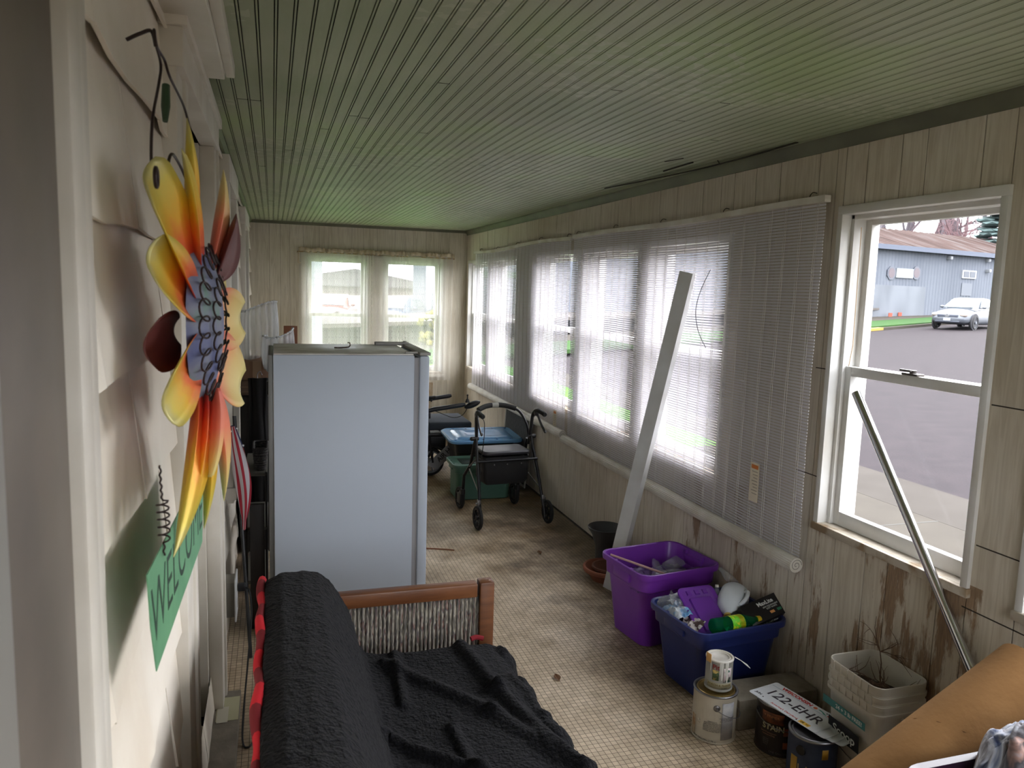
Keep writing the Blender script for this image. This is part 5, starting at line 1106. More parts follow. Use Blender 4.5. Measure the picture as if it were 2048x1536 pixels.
# flag on a leaning pole
t = thing('flag', 'small furled stars and stripes flag on a black pole by the siding', 'flag', (-.12, 3.5, 0))
b = B(); b.tube([(-.105, 3.42, .01), (-.172, 3.68, 1.06)], .008, 10); fp = obj('pole', b, M_BLACKPL, t, world=True)
def flag_mat():
    m, N, L, p = nodes_of('flag_cloth', (180, 30, 50), .8)
    uv = N.new('ShaderNodeUVMap'); sx = N.new('ShaderNodeSeparateXYZ'); L.new(uv.outputs[0], sx.inputs[0])
    f = mth(N, L, 'GREATER_THAN', mth(N, L, 'FRACT', mth(N, L, 'MULTIPLY', sx.outputs[0], 6.5)), .5)
    c = mixc(N, L, f, (140, 20, 38), (178, 172, 176)); 
    cant = mth(N, L, 'MULTIPLY', mth(N, L, 'GREATER_THAN', sx.outputs[1], .78), mth(N, L, 'LESS_THAN', sx.outputs[0], .55))
    L.new(mixc(N, L, cant, c, (44, 52, 92)), p.inputs['Base Color']); return m
b = B()
def ff(u, v):
    z = .56 + .46*v; w_ = .018 + .055*math.sin(math.pi*min(1, (1-v)*1.1))**.8; a = u*2*math.pi
    cx = -.168 + .014*math.sin(v*4) + (1-v)*.035; cy = 3.56 + .09*v
    return (max(cx + math.cos(a)*w_*.45*(1+.18*math.sin(a*5+v*6)), -.21), cy + math.sin(a)*w_*.8*(1+.15*math.sin(a*4)), z)
b.grid(ff, 40, 24); fo = obj('cloth', b, flag_mat(), t, world=True, angle=180)
uvl = fo.data.uv_layers.new(name='UVMap')
for lp in fo.data.loops:
    i = lp.vertex_index; uvl.data[lp.index].uv = ((i//25)/40, (i % 25)/24)
for k in range(7):
    b = B(); u = .06+.09*(k % 3)+.36*(k % 2); v = .80+.03*k
    c = Vector(ff(u % 1, min(.97, v)))+Vector((.002, -.003, 0)); pts = []
    for i in range(10):
        a = math.pi/2+i*math.pi/5; rr = .007 if i % 2 == 0 else .003; pts.append(c+Vector((rr*.5*math.cos(a), -rr*.8*math.cos(a)*0, rr*math.sin(a)))+Vector((rr*.6*math.cos(a), 0, 0)))
    b.loft([pts, [p+Vector((0, .001, 0)) for p in pts]]); obj('star', b, M_PRW, fo, world=True)
# outlet box, plug and cord
t = thing('outlet_box', 'grey surface outlet box on the siding beside the casing', 'outlet box', (X0, 3.17, .41))
b = B(); b.box(X0+.004, -.155, 3.13, 3.24, .33, .475, .004); obj('box_body', b, mat('grey_box', (150, 148, 142), .5, c2=(130, 126, 118), scale=8), t, world=True)
b = B(); b.box(-.155, -.148, 3.115, 3.255, .315, .49, .003); cp = obj('cover_plate', b, mat('pale_plate', (196, 198, 198), .4), t, world=True)
for z in (.37, .435): b = B(); b.box(-.149, -.1465, 3.165, 3.205, z-.014, z+.014, .001); obj('socket', b, mat('ivory_socket', (170, 166, 156), .5), cp, world=True)
t = thing('power_cord', 'thin black power cord running from the outlet to the floor', 'power cord', (-.11, 3.0, .0))
b = B(); b.box(-.146, -.115, 3.17, 3.20, .42, .45, .005); obj('plug', b, M_BLACKPL, t, world=True)
b = B(); b.tube(spline([(-.118, 3.185, .43), (-.10, 3.17, .42), (-.092, 3.13, .33), (-.105, 3.0, .18), (-.118, 2.86, .05), (-.115, 2.76, .006), (-.09, 2.74, .006), (-.06, 2.85, .006), (-.045, 3.1, .006)], 8), .0035, 6); obj('cord', b, M_BLACKPL, t, world=True)
b = B(); b.blob((-.072, 2.79, .012), .012, 2, (1.3, 1, .7), nz=.5); tag(obj('paper_crumb', b, M_PRW), 'tiny white crumpled scrap on the floor by the power cord', 'paper scrap')
b = B(); b.box(-.215, -.135, 2.85, 3.02, .0505, .0515); cd_ = tag(obj('paper_card', b, mat('yellowed_card', (176, 172, 140), .8), None, smooth=False), 'yellowed paper card lying on the concrete door sill', 'paper card')
b = B(); b.box(-.212, -.172, 2.84, 2.95, .0516, .0519); obj('clear_tape', b, mat('milky_tape', (190, 186, 170), .3), cd_, smooth=False)
# floor litter
for i, (pts, lb_) in enumerate([([(.80, 4.72, .003), (.90, 4.70, .004), (1.02, 4.66, .003), (1.10, 4.62, .003)], 'reddish brown twig on the floor in front of the rollator'), ([(.72, 4.9, .003), (.85, 4.86, .003), (.93, 4.83, .003)], 'thin straw stem on the floor beside the freezer')]):
    b = B(); b.tube(spline(pts, 4), [.004, .005, .003, .002][i], 5); tag(obj('twig', b, mat('floor_twig', (130, 80, 56), .8)), lb_, 'twig')
for i, (x, y, lb_) in enumerate([(1.62, 4.45, 'dry curled leaf on the floor in front of the rollator'), (1.17, 2.93, 'small brown leaf scrap on the floor beside the sofa')]):
    b = B(); b.grid(lambda u, v: (x+.03*(u-.5)*math.sin(math.pi*v), y+.05*(v-.5), .003+.012*abs(u-.5)+.004*v), 4, 6); tag(obj('dry_leaf', b, mat('dry_leaf', (112, 78, 50), .8), None, solid=.001), lb_, 'leaf')
b = B(); random.seed(3)
for _ in range(90):
    x, y = random.uniform(.75, 2.02), random.uniform(1.8, 6.0); r = random.uniform(.0015, .004)
    b.blob((x, y, r*.5), r, 1, (1, 1.2, .5))
o = obj('floor_crumbs', b, mat('pale_crumb', (190, 182, 166), .9)); tag(o, 'scattered pale crumbs and grit on the tiled floor', 'crumbs'); o['kind'] = 'stuff'

# ================================================================== METAL FLOWER SIGN
th = math.radians(3.5); cF = Vector((-.118, 1.40, 1.605)); tF = Vector((math.sin(th), math.cos(th), 0)); nF = Vector((math.cos(th), -math.sin(th), 0)); uF = Vector((0, 0, 1))
fl_ = thing('metal_flower', 'painted metal flower with flame-coloured petals hanging on the siding', 'wall flower', cF)
def petal_mat():
    m, N, L, p = nodes_of('flame_petal', (214, 180, 40), .45)
    p.inputs['Metallic'].default_value = .25
    uv = N.new('ShaderNodeUVMap'); sx = N.new('ShaderNodeSeparateXYZ'); L.new(uv.outputs[0], sx.inputs[0])
    n = N.new('ShaderNodeTexNoise'); n.inputs['Scale'].default_value = 6; L.new(uv.outputs[0], n.inputs['Vector'])
    v = mth(N, L, 'ADD', sx.outputs[1], mth(N, L, 'MULTIPLY_ADD', n.outputs['Fac'], .24, -.12))
    r = ramp(N, [(.0, (90, 34, 30)), (.18, (190, 52, 34)), (.38, (226, 110, 44)), (.58, (222, 172, 40)), (.82, (206, 186, 70)), (1.0, (190, 182, 120))]); L.new(v, r.inputs[0]); L.new(r.outputs[0], p.inputs['Base Color']); return m
def petal_mat2():
    m, N, L, p = nodes_of('coral_petal', (226, 130, 100), .45)
    uv = N.new('ShaderNodeUVMap'); sx = N.new('ShaderNodeSeparateXYZ'); L.new(uv.outputs[0], sx.inputs[0])
    r = ramp(N, [(.0, (200, 90, 70)), (.45, (228, 130, 100)), (.75, (222, 190, 120)), (1.0, (222, 208, 136))]); L.new(sx.outputs[1], r.inputs[0]); L.new(r.outputs[0], p.inputs['Base Color']); return m
M_PET = petal_mat(); M_PET2 = petal_mat2(); M_DKW = mat('dark_rust_wire', (48, 34, 32), .5, metal=.4)
def petal(ang, r0, r1, w_, lift0, lift1, shape, m=M_PET, twist=0, cup=.02):
    """ang degrees in the flower's plane (0 = along the wall away, 90 = up); lift = distance off the plane, outwards"""
    a = math.radians(ang); d = tF*math.cos(a) + uF*math.sin(a); s = -tF*math.sin(a) + uF*math.cos(a)
    b = B()
    def f(u, v):
        wv = {'blunt': (math.sin(math.pi*min(1, .12+v*.62))**.7)*(1 if v < .93 else 1-(v-.93)*4), 'leaf': math.sin(math.pi*(.06+.94*v))**.9 if v < 1 else 0, 'point': (1-v)**.75*(.5+v*1.8) if v < 1 else 0, 'round': math.sin(math.pi*(.10+.80*v))**.55}[shape]
        x = (u-.5)*w_*wv
        return d*(r0+(r1-r0)*v) + s*(x + twist*v*v) + nF*(lift0 + (lift1-lift0)*v**1.3 + cup*(2*u-1)**2*wv)
    b.grid(f, 8, 18); o = obj('petal', b, m, fl_, angle=180, solid=.0015)
    uvl = o.data.uv_layers.new(name='UVMap')
    for lp in o.data.loops: uvl.data[lp.index].uv = ((lp.vertex_index//19)/8, (lp.vertex_index % 19)/18)
    return o
petal(137, .08, .315, .13, .0, -.035, 'blunt')
petal(118, .08, .30, .05, .0, .00, 'point')
petal(100, .10, .33, .045, -.02, -.005, 'leaf')
petal(78, .08, .27, .08, .01, .035, 'leaf', M_PET2)
petal(62, .08, .22, .10, .02, .05, 'leaf', mat('dark_red_petal', (92, 40, 34), .5))
petal(158, .08, .27, .10, .0, -.03, 'blunt')
petal(188, .07, .19, .09, -.03, -.05, 'blunt', mat('dark_red_petal', (92, 40, 34), .5))  # darker colour carries the shade this petal hangs in
petal(205, .08, .25, .11, .0, -.02, 'blunt')
petal(30, .09, .20, .12, -.01, .01, 'round', M_PET2)
petal(0, .09, .24, .12, -.01, .04, 'round', M_PET2)
petal(-32, .09, .26, .14, -.01, .04, 'round', M_PET2)
petal(236, .10, .40, .09, .0, -.01, 'leaf')
petal(252, .10, .37, .07, .01, -.02, 'leaf', M_PET)
petal(262, .11, .26, .05, .02, .01, 'round', M_PET2)
petal(-90, .12, .36, .08, .0, .0, 'leaf', M_PET)
petal(-72, .10, .36, .08, .01, .02, 'leaf', M_PET2)
def disc_mat():
    m, N, L, p = nodes_of('patina_disc', (84, 96, 130), .6)
    tc = N.new('ShaderNodeTexCoord'); n = N.new('ShaderNodeTexNoise'); n.inputs['Scale'].default_value = 14; n.inputs['Detail'].default_value = 6; L.new(tc.outputs['Object'], n.inputs['Vector'])
    r = ramp(N, [(.35, (84, 92, 136)), (.55, (120, 124, 142)), (.7, (96, 140, 112))]); L.new(n.outputs['Fac'], r.inputs[0])
    sx = N.new('ShaderNodeSeparateXYZ'); L.new(tc.outputs['Object'], sx.inputs[0]); k = mth(N, L, 'MINIMUM', mth(N, L, 'MAXIMUM', mth(N, L, 'MULTIPLY', mth(N, L, 'SUBTRACT', sx.outputs['Y'], .03), 18), 0), 1)
    L.new(mixc(N, L, k, r.outputs[0], (96, 146, 104)), p.inputs['Base Color']); return m
qf = Matrix((tF, uF, nF)).transposed().to_4x4()
b = B(); b.lathe([(0, .036), (.04, .034), (.08, .028), (.115, .017), (.137, .004), (.140, .0), (.128, .0), (0, .028)], n=48, M=qf); dk = obj('center_disc', b, disc_mat(), fl_)
for turns, R_, z_, amp in ((26, .118, .020, .016), (16, .07, .032, .012)):
    pts = []
    for i in range(turns*14+1):
        a = 2*math.pi*i/(turns*14); bph = 2*math.pi*i/14; rr = R_+amp*math.cos(bph); pts.append(qf @ Vector((rr*math.cos(a)+amp*.6*math.sin(bph)*-math.sin(a), rr*math.sin(a)+amp*.6*math.sin(bph)*math.cos(a), z_+.004-(.35*(rr-R_)))))
    b = B(); b.tube(pts, .0017, 5); obj('coil_wire', b, M_DKW, dk, angle=180)
# hanger wire, from the nail round the flower
def L_(x, y, z): return Vector((x, y, z))-cF
b = B(); b.tube([L_(p[0], p[1], p[2]) for p in spline([(-.16, 1.236, 1.80), (-.165, 1.236, 1.84), (-.165, 1.258, 1.907), (-.165, 1.335, 1.975), (-.165, 1.365, 2.012), (-.165, 1.31, 2.03), (-.165, 1.30, 2.045), (-.165, 1.325, 2.028), (-.160, 1.37, 2.02), (-.155, 1.392, 2.0), (-.150, 1.56, 1.985), (-.145, 1.62, 1.935), (-.145, 1.63, 1.89), (-.140, 1.53, 1.835), (-.13, 1.47, 1.80)], 8)], .0022, 6); hw_ = obj('hanger_wire', b, M_DKW, fl_)
b = B(); b.tube([L_(*p) for p in ((-.160, 1.38, 1.985), (-.160, 1.37, 1.95), (-.160, 1.36, 1.925))], [.006, .007, .004], 8); obj('green_tip', b, mat('dark_green_wire', (52, 74, 50), .5), hw_)
b = B(); b.tube([L_(*p) for p in spline([(-.165, 1.315, 2.025), (-.17, 1.31, 2.045), (-.185, 1.31, 2.04), (-.205, 1.315, 2.03)], 5)], .0028, 6); obj('nail', b, M_DKW, hw_)
b = B(); pts = [L_(-.150+.012*math.cos(k*.5)*0+.002*k*0, 1.165+.013*math.cos(k*.45), 1.815+.013*math.sin(k*.45)) for k in range(30)]; b.tube(pts, .0028, 6); b.tube([L_(*p) for p in spline([(-.155, 1.30, 1.82), (-.15, 1.323, 1.867), (-.148, 1.39, 1.872), (-.14, 1.46, 1.845), (-.13, 1.48, 1.79)], 6)], .0024, 6); obj('wire_curl', b, M_DKW, fl_)
# welcome board hung on two springs
sg = thing('welcome_sign', 'green metal banner reading WELCOME hanging under the flower', 'sign', (-.150, 1.36, 1.19))
b = B()
yS0, yS1, zS = 1.07, 1.66, 1.195; hh = .068
poly = [(yS0, zS-hh-.005), (yS0+.012, zS+hh*.55), (yS0+.02, zS+hh), (yS1, zS+hh+.006), (yS1-.02, zS), (yS1, zS-hh)]
poly = [(1.112, 1.132), (1.080, 1.21), (1.064, 1.291), (1.38, 1.293), (1.70, 1.290), (1.668, 1.215), (1.650, 1.140), (1.38, 1.136)]; zS = 1.215; hh = .076
b.loft([[(x+.03*(p[0]-1.36), p[0], p[1]) for p in poly] for x in (-.153, -.1515)]); obj('board', b, mat('mint_green_enamel', (108, 164, 122), .45, c2=(96, 150, 112), scale=14), sg, world=True, smooth=False)
o_ = text('lettering', 'WELCOME', .125, mat('dark_green_letter', (40, 62, 50), .5), sg, mw(sg).inverted() @ frameM((-.1512, 1.37, 1.213), (.03, 1, 0), (0, 0, 1)), sx=.95, bold=-.001)
for y0, y1, zt, xx in ((1.16, 1.15, 1.42, -.152), (1.66, 1.60, 1.38, -.145)):
    pts = []
    for k in range(120):
        t_ = k/119; z = (zS+hh-.008) + (zt-zS-hh+.008)*t_; rr = .008 if .15 < t_ < .6 else .001; pts.append(Vector((xx-.0+.0*t_+rr*math.cos(k*.62), y0+(y1-y0)*t_+rr*math.sin(k*.62)+.008*math.sin(t_*5), z)))
    b = B(); b.tube(pts, .0014, 5); obj('spring', b, M_DKW, sg, world=True, angle=180)
# ================================================================== OUTSIDE
def gz(x, y): return -.35 + .031*max(0, x-6.9)
M_ASPH = mat('asphalt', (46, 41, 43), .95, spec=.08, c2=(41, 37, 39), scale=3, det=10, bump=.6, bscale=30)
M_CONC = mat('pavement_concrete', (64, 60, 54), .95, spec=.08, c2=(59, 55, 50), scale=2, det=8)
M_GRASS = mat('lawn', (66, 112, 40), .95, spec=.08, c2=(56, 98, 34), scale=3, det=9)
def strip(name, pts, m, kind='structure', dz=0, n=1):
    b = B(); b.quad(*[(x, y, gz(x, y)+dz) for x, y in pts]); o = obj(name, b, m, smooth=False)
    if kind: o['kind'] = kind
    return o
def gridslab(name, x0, x1, y0, y1, m, dz=0, th=.05):
    b = B(); b.box(x0, x1, y0, y1, gz(x0, 0)+dz-th, gz(x0, 0)+dz); o = obj(name, b, m, smooth=False); o['kind'] = 'structure'; return o
gridslab('sidewalk', 2.3, 5.9, -30, 8.9, M_CONC, .0)
b = B()
for x in (5.2,): b.box(x, x+.02, -30, 8.9, -.352, -.3485)
for y in (-6.6, -5.1, -3.6, -2.1, -.6, .9, 2.4, 3.9, 5.4, 6.9): b.box(2.3, 5.9, y, y+.02, -.352, -.3485)
b.box(3.7, 3.72, -30, 8.9, -.352, -.3485)
struct('sidewalk_joints', b, mat('joint_dark', (46, 44, 39), .9), smooth=False)
gridslab('curb', 5.92, 6.9, -60, 70, mat('curb_concrete', (60, 56, 52), .95, spec=.08, c2=(56, 52, 48), scale=2), -.005)
strip('street', [(6.9, -60), (6.9, 70), (110, 70), (110, -60)], M_ASPH, dz=-.02)
gridslab('yard_lawn', -14, 5.9, 8.9, 26, M_GRASS, .0)
b = B(); b.box(-40, 6.0, 26, 90, -.38, -.30); o = obj('gravel_lot', b, mat('gravel', (68, 60, 53), .95, spec=.08, c2=(60, 53, 47), scale=4), smooth=False); o['kind'] = 'structure'
b = B(); b.box(-60, 2.3, -40, 8.9, -.5, -.36); o = obj('ground', b, mat('bare_ground', (80, 74, 62), .95, c2=(60, 68, 42), scale=2), smooth=False); o['kind'] = 'structure'
# far kerb, verge and walk, in front of the metal building
cu = Vector((.923, .385, 0)); cn = Vector((-.385, .923, 0)); c0 = Vector((26.05, 28.62, 0))
def band(name, d0, d1, a0, a1, m, dz, h=.0):
    b = B(); P = [c0+cu*a+cn*d for a, d in ((a0, d0), (a1, d0), (a1, d1), (a0, d1))]
    lo = [Vector((p.x, p.y, gz(p.x, p.y)+dz-.12)) for p in P]; hi = [Vector((p.x, p.y, gz(p.x, p.y)+dz)) for p in P]; b.loft([lo, hi]); o = obj(name, b, m, smooth=False); o['kind'] = 'structure'; return o
band('far_curb', 0, .25, 1.4, 60, M_CONC, .10); band('yellow_curb', -.02, .27, -6, 1.4, mat('yellow_curb_paint', (140, 112, 36), .7), .11)
band('far_verge', .25, 2.6, -25, 60, mat('bright_grass', (46, 72, 32), .95, spec=.08, c2=(40, 66, 34), scale=3), .08); band('far_walk', 2.6, 4.6, -25, 60, M_CONC, .085); band('far_ground', 4.6, 40, -60, 90, mat('pale_gravel', (78, 72, 68), .95), .08)
# corrugated metal building
bw0 = Vector((33.4, 36.9, 0)); bd = Vector((13.9, 3.1, 0)).normalized(); bn = Vector((-bd.y, bd.x, 0))
Mb_ = Matrix((bd, bn, Vector((0, 0, 1)))).transposed().to_4x4(); Mb_.translation = bw0
bl_ = thing('metal_building', 'long grey corrugated metal building across the street', 'building', bw0)
M_CORR = mat('galvanised_siding', (96, 100, 108), .8, spec=.2, c2=(86, 90, 98), scale=.4, stretch=(1, 1, .3))
b = B(); n = 900; A, Bq = -25, 45
pr_ = [(A+(Bq-A)*i/n, (.03 if i % 4 in (1, 2) else 0)) for i in range(n+1)]
b.loft([[Mb_ @ Vector((x, -d, -.6)) for x, d in pr_], [Mb_ @ Vector((x, -d, 4.72)) for x, d in pr_]], closed=False)
b.box(A, Bq, .05, 9, -.6, 4.7, M=Mb_); obj('wall', b, M_CORR, bl_, world=True, smooth=False)
b = B(); pr2 = [(A-.5+(Bq-A+1)*i/600, (.05 if i % 6 == 0 else 0)) for i in range(601)]
b.loft([[Mb_ @ Vector((x, -.45, 4.86+d)) for x, d in pr2], [Mb_ @ Vector((x, 5.0, 6.55+d)) for x, d in pr2], [Mb_ @ Vector((x, 9.4, 4.8+d)) for x, d in pr2]], closed=False)
def roofm():
    m, N, L, p = nodes_of('rusty_ribbed_roof', (170, 140, 128), .9); p.inputs['Specular IOR Level'].default_value = .1
    tc = N.new('ShaderNodeTexCoord'); n_ = N.new('ShaderNodeTexNoise'); n_.inputs['Scale'].default_value = 1; n_.inputs['Detail'].default_value = 5; mp = N.new('ShaderNodeMapping'); mp.inputs['Scale'].default_value = (1.6, .05, .2); mp.inputs['Rotation'].default_value = (0, 0, -math.atan2(bd.y, bd.x)); L.new(tc.outputs['Object'], mp.inputs[0]); L.new(mp.outputs[0], n_.inputs['Vector'])
    r = ramp(N, [(.35, (46, 34, 30)), (.5, (60, 47, 43)), (.65, (72, 65, 63))]); L.new(n_.outputs['Fac'], r.inputs[0]); L.new(r.outputs[0], p.inputs['Base Color']); return m
obj('roof', b, roofm(), bl_, world=True, smooth=False)
b = B(); b.box(A-.5, Bq+.5, -.5, -.4, 4.62, 4.90, M=Mb_); obj('fascia', b, mat('slate_fascia', (58, 66, 82), .6), bl_, world=True, smooth=False)
def bpart(name, x0, x1, z0, z1, m, d=.06, par=bl_): b = B(); b.box(x0, x1, -d, .02, z0, z1, M=Mb_); return obj(name, b, m, par, world=True, smooth=False)
import sys
def bx_px(u, v):   # position on the building's wall seen at photo pixel (u, v)
    d = R @ Vector((u-1024, -(v-768), -1530)); o = Vector((0, 0, 1.68)); t = (bw0-o).dot(bn)/d.dot(bn); p = Mb_.inverted() @ (o+d*t); return p.x, p.z
for u, nm in ((1781, 'octagonal_window'), (1831, 'octagonal_window')):
    x, z = bx_px(u, 546); b = B(); pts = lambda r, d: [Mb_ @ Vector((x+r*math.cos(math.pi/8+k*math.pi/4), -d, z+r*math.sin(math.pi/8+k*math.pi/4))) for k in range(8)]
    b.loft([pts(.42, .0), pts(.42, .08)]); f = obj(nm, b, mat('grey_oct_frame', (70, 74, 84), .5), bl_, world=True, smooth=False); b = B(); b.loft([pts(.31, .081), pts(.31, .09)]); obj('pane', b, mat('mauve_pane', (70, 56, 62), .4), f, world=True, smooth=False)
(xa_, za_), (xb_, zb_) = bx_px(1791, 536), bx_px(1823, 557); bpart('white_panel', xa_, xb_, zb_, za_, mat('white_board', (120, 123, 126), .6), .10)
(xa_, za_), (xb_, zb_) = bx_px(1923, 540), bx_px(1949, 558); f = bpart('window', xa_, xb_, zb_, za_, mat('white_window', (136, 138, 142), .5), .10)
for q0, q1 in ((.1, .46), (.54, .9)): bpart('pane', xa_+(xb_-xa_)*q0, xa_+(xb_-xa_)*q1, zb_+(za_-zb_)*.15, zb_+(za_-zb_)*.85, mat('dark_pane', (52, 58, 68), .4), .12, f)
(xa_, za_), (xb_, zb_) = bx_px(1923, 566), bx_px(1941, 592); bpart('grey_door_panel', xa_, xb_, zb_, za_, mat('grey_patch', (84, 88, 96), .6), .05)
(xa_, za_), (xb_, zb_) = bx_px(1735, 530), bx_px(1844, 640); bpart('weathered_section', xa_-8, xb_, -.5, za_-1.1, mat('weathered_steel', (76, 80, 87), .6, c2=(92, 96, 103), scale=.8, stretch=(1, 1, .4)), .045)
for u, v in ((1895, 517), (1971, 522), (1972, 543)): x, z = bx_px(u, v); b = B(); b.box(x-.12, x+.12, -.3, 0, z-.08, z+.14, .03, M=Mb_); obj('vent_hood', b, mat('pale_hood', (118, 120, 124), .5), bl_, world=True)
# orange utility flags at the foot of the wall
for u in (1780, 1799, 1817, 1849, 1853):
    d = R @ Vector((u-1024, -(636-768), -1530)); o3 = Vector((0, 0, 1.68)); P = c0+cn*4.2; t_ = (P-o3).dot(cn)/d.dot(cn); p = o3+d*t_; z = gz(p.x, p.y)+.08
    fo_ = thing('utility_flag', {1780: 'leftmost orange utility marker on the far lawn', 1799: 'orange utility marker second from the left on the far lawn', 1817: 'orange utility marker in the middle of the far lawn', 1849: 'orange utility marker fourth from the left, near the sedan', 1853: 'orange utility marker nearest the sedan'}[u], 'marker flag', (p.x, p.y, z), 0, 'orange utility markers by the metal building')
    b = B(); b.cyl((0, 0, 0), (0, 0, .3), .012, n=6); obj('stake', b, M_STEEL, fo_); b = B(); b.box(-.13, .13, -.02, .02, .08, .32); obj('pennant', b, mat('orange_marker', (140, 62, 44), .7), fo_, smooth=False)

# silver sedan
def car(label, cat, loc, rz, L_=4.6, Wd=1.78, H=1.48, paint=None, pickup=False, plate=None):
    t = thing('car' if not pickup else 'pickup_truck', label, cat, loc, rz)
    hw = Wd/2
    # stations along the length (x forward): x, half width, z bottom, z shoulder, crown
    S = [(-L_/2, hw*.78, .38, .80, .86), (-L_/2+.10, hw*.90, .26, .92, 1.02), (-L_/2+.6, hw*.97, .20, .95, 1.06), (-.9, hw, .18, .93, 1.02), (0, hw, .18, .92, 1.0), (.75, hw, .18, .90, 1.0), (1.15, hw*.99, .18, .86, .98), (1.6, hw*.97, .20, .80, .90), (1.95, hw*.92, .22, .72, .82), (2.18, hw*.80, .26, .60, .72), (L_/2, hw*.62, .34, .52, .60)]
    rings = []
    for x, w_, zb, zs, zc in S:
        h = []
        for y, z in ((0, zb), (.7, zb), (.93, zb+.06), (1, zb+.18), (1, (zb+zs)/2+.05), (.97, zs-.04), (.90, zs), (.55, zc-.01), (0, zc)): h.append((y*w_, z))
        r = [Vector((x, y, z)) for y, z in h] + [Vector((x, -y, z)) for y, z in reversed(h[1:-1])]
        rings.append(r)
    b = B(); b.loft(rings); obj('body', b, paint, t, angle=50, sub=1)
    # cabin
    b = B()
    C = [(-1.75, .55, .99, 1.0), (-1.25, .62, 1.0, 1.32), (-.75, .66, 1.0, 1.44), (-.1, .68, 1.0, H), (.35, .66, 1.0, H-.03), (.80, .62, .98, 1.24), (1.28, .58, .95, .97)]
    rg = []
    for x, wt_, z0, z1 in C: rg.append([Vector((x, -hw*.90, z0-.08)), Vector((x, -hw*wt_/.68*.74, z1-.06 if z1-.06 > z0 else z0)), Vector((x, -hw*wt_/.68*.62, z1)), Vector((x, hw*wt_/.68*.62, z1)), Vector((x, hw*wt_/.68*.74, z1-.06 if z1-.06 > z0 else z0)), Vector((x, hw*.90, z0-.08))])
    b.loft(rg); obj('cabin', b, paint, t, angle=50)
    gm = mat('car_glass', (90, 104, 110), .2, spec=.6)
    def off(ps, d): return [Vector(p)+Vector(d) for p in ps]
    ws_ = [(1.22, -hw*.74, 1.0), (1.22, hw*.74, 1.0), (.46, hw*.60, H-.07), (.46, -hw*.60, H-.07)]; b = B(); b.loft([off(ws_, (.005, 0, .0)), off(ws_, (.03, 0, .03))]); obj('windshield', b, gm, t, smooth=False)
    for s in (-1, 1):
        for q in ([(.80, .895, 1.01), (-.02, .90, 1.02), (-.02, .77, H-.11), (.38, .755, H-.12)], [(-.10, .90, 1.02), (-.98, .90, 1.03), (-.80, .78, H-.14), (-.10, .77, H-.11)]):
            ps = [(x, s*y*hw/1.0, z) for x, y, z in q]; b = B(); b.loft([off(ps, (0, s*.0, 0)), off(ps, (0, s*.02, .01))]); obj('side_window', b, gm, t, smooth=False)
        b = B(); b.blob((.72, s*(hw+.07), 1.03), .10, 2, (.7, 1, .65)); obj('mirror', b, paint, t)
        b = B(); b.blob((2.08, s*hw*.70, .66), .17, 2, (.8, 1.15, .55)); obj('headlight', b, mat('headlight', (140, 138, 134), .3, c2=(146, 124, 106), scale=6), t)
        b = B(); b.box(.30, .42, s*hw-.01, s*hw+.02, .84, .87, .005); obj('door_handle', b, paint, t)
        for x in (1.42, -1.32):
            b = B(); b.lathe([(0, -.02), (.40, -.02), (.40, .04), (.0, .04)], c=(x, s*(hw-.035), .34), n=28, M=Matrix.Rotation(-s*math.pi/2, 4, 'X')); obj('wheel_arch', b, mat('arch_dark', (44, 44, 48), .8), t)
            wheel(t, (x, s*(hw-.06), .32), .32, .20, (0, 1, 0), 7, .07, rim=mat('grey_hubcap', (90, 94, 100), .4, metal=.3))
    b = B(); b.box(2.20, 2.30, -.46, .46, .56, .68, .02); gr = obj('grille', b, mat('grille_dark', (60, 64, 74), .4), t); b = B(); b.lathe([(.05, 0), (.085, 0), (.085, .02), (.05, .02), (.05, 0)], c=(2.30, 0, .62), n=20, M=Matrix.Rotation(math.pi/2, 4, 'Y')); b.box(2.30, 2.32, -.10, .10, .605, .635); obj('badge', b, M_CHROME, gr)
    b = B(); b.box(2.16, 2.29, -.55, .55, .32, .38, .01); obj('lower_grille', b, mat('grille_dark', (60, 64, 74), .4), t)
    b = B(); b.box(2.29, 2.315, -.16, .16, .38, .52); pp = obj('license_plate', b, mat('plate_pale', (136, 138, 142), .5), t, smooth=False)
    return t
M_SILVER = mat('silver_paint', (84, 88, 94), .45, metal=.2, coat=.15)
h_ = math.radians(200)
cp_ = Vector((31.5, 28.0)) + Vector((-math.cos(h_), -math.sin(h_)))*1.42 - Vector((-math.sin(h_), math.cos(h_)))*(.85)
cp_ = Vector((31.5, 28.0)) - Vector((math.cos(h_), math.sin(h_)))*1.42 - Vector((-math.sin(h_), math.cos(h_)))*.85
car('silver sedan parked at the far curb facing the house', 'car', (cp_.x, cp_.y, gz(cp_.x, cp_.y)-.02), h_, paint=M_SILVER)
# bare trees behind the building
random.seed(11)
def tree(label, x, y, h, lean, m, n=4, group=None, spread=.6, name='bare_tree'):
    t = thing(name, label, 'tree', (x, y, 0), 0, group); b = B(); cnt = [0]
    def br(p, d, l, r, k):
        if cnt[0] > 900: return
        cnt[0] += 1; pts = [p]; dd = Vector(d)
        for i in range(4): dd = (dd + Vector([random.uniform(-.16, .16) for _ in range(3)])).normalized(); pts.append(pts[-1]+dd*l/4)
        b.tube(pts, [r*(1-.12*i) for i in range(5)], 5 if k > 2 else 3)
        if k:
            for i in range(random.choice((3, 4))):
                q_ = pts[random.choice((2, 3, 4))]; nd = (dd + Vector([random.uniform(-spread, spread) for _ in range(3)]) + Vector((0, 0, .12))).normalized(); br(q_, nd, l*random.uniform(.55, .75), r*.55, k-1)
    br(Vector((0, 0, 0)), Vector((lean, .1, 1)).normalized(), h*.42, h*.022, n)
    obj('branches', b, m, t, smooth=False); return t
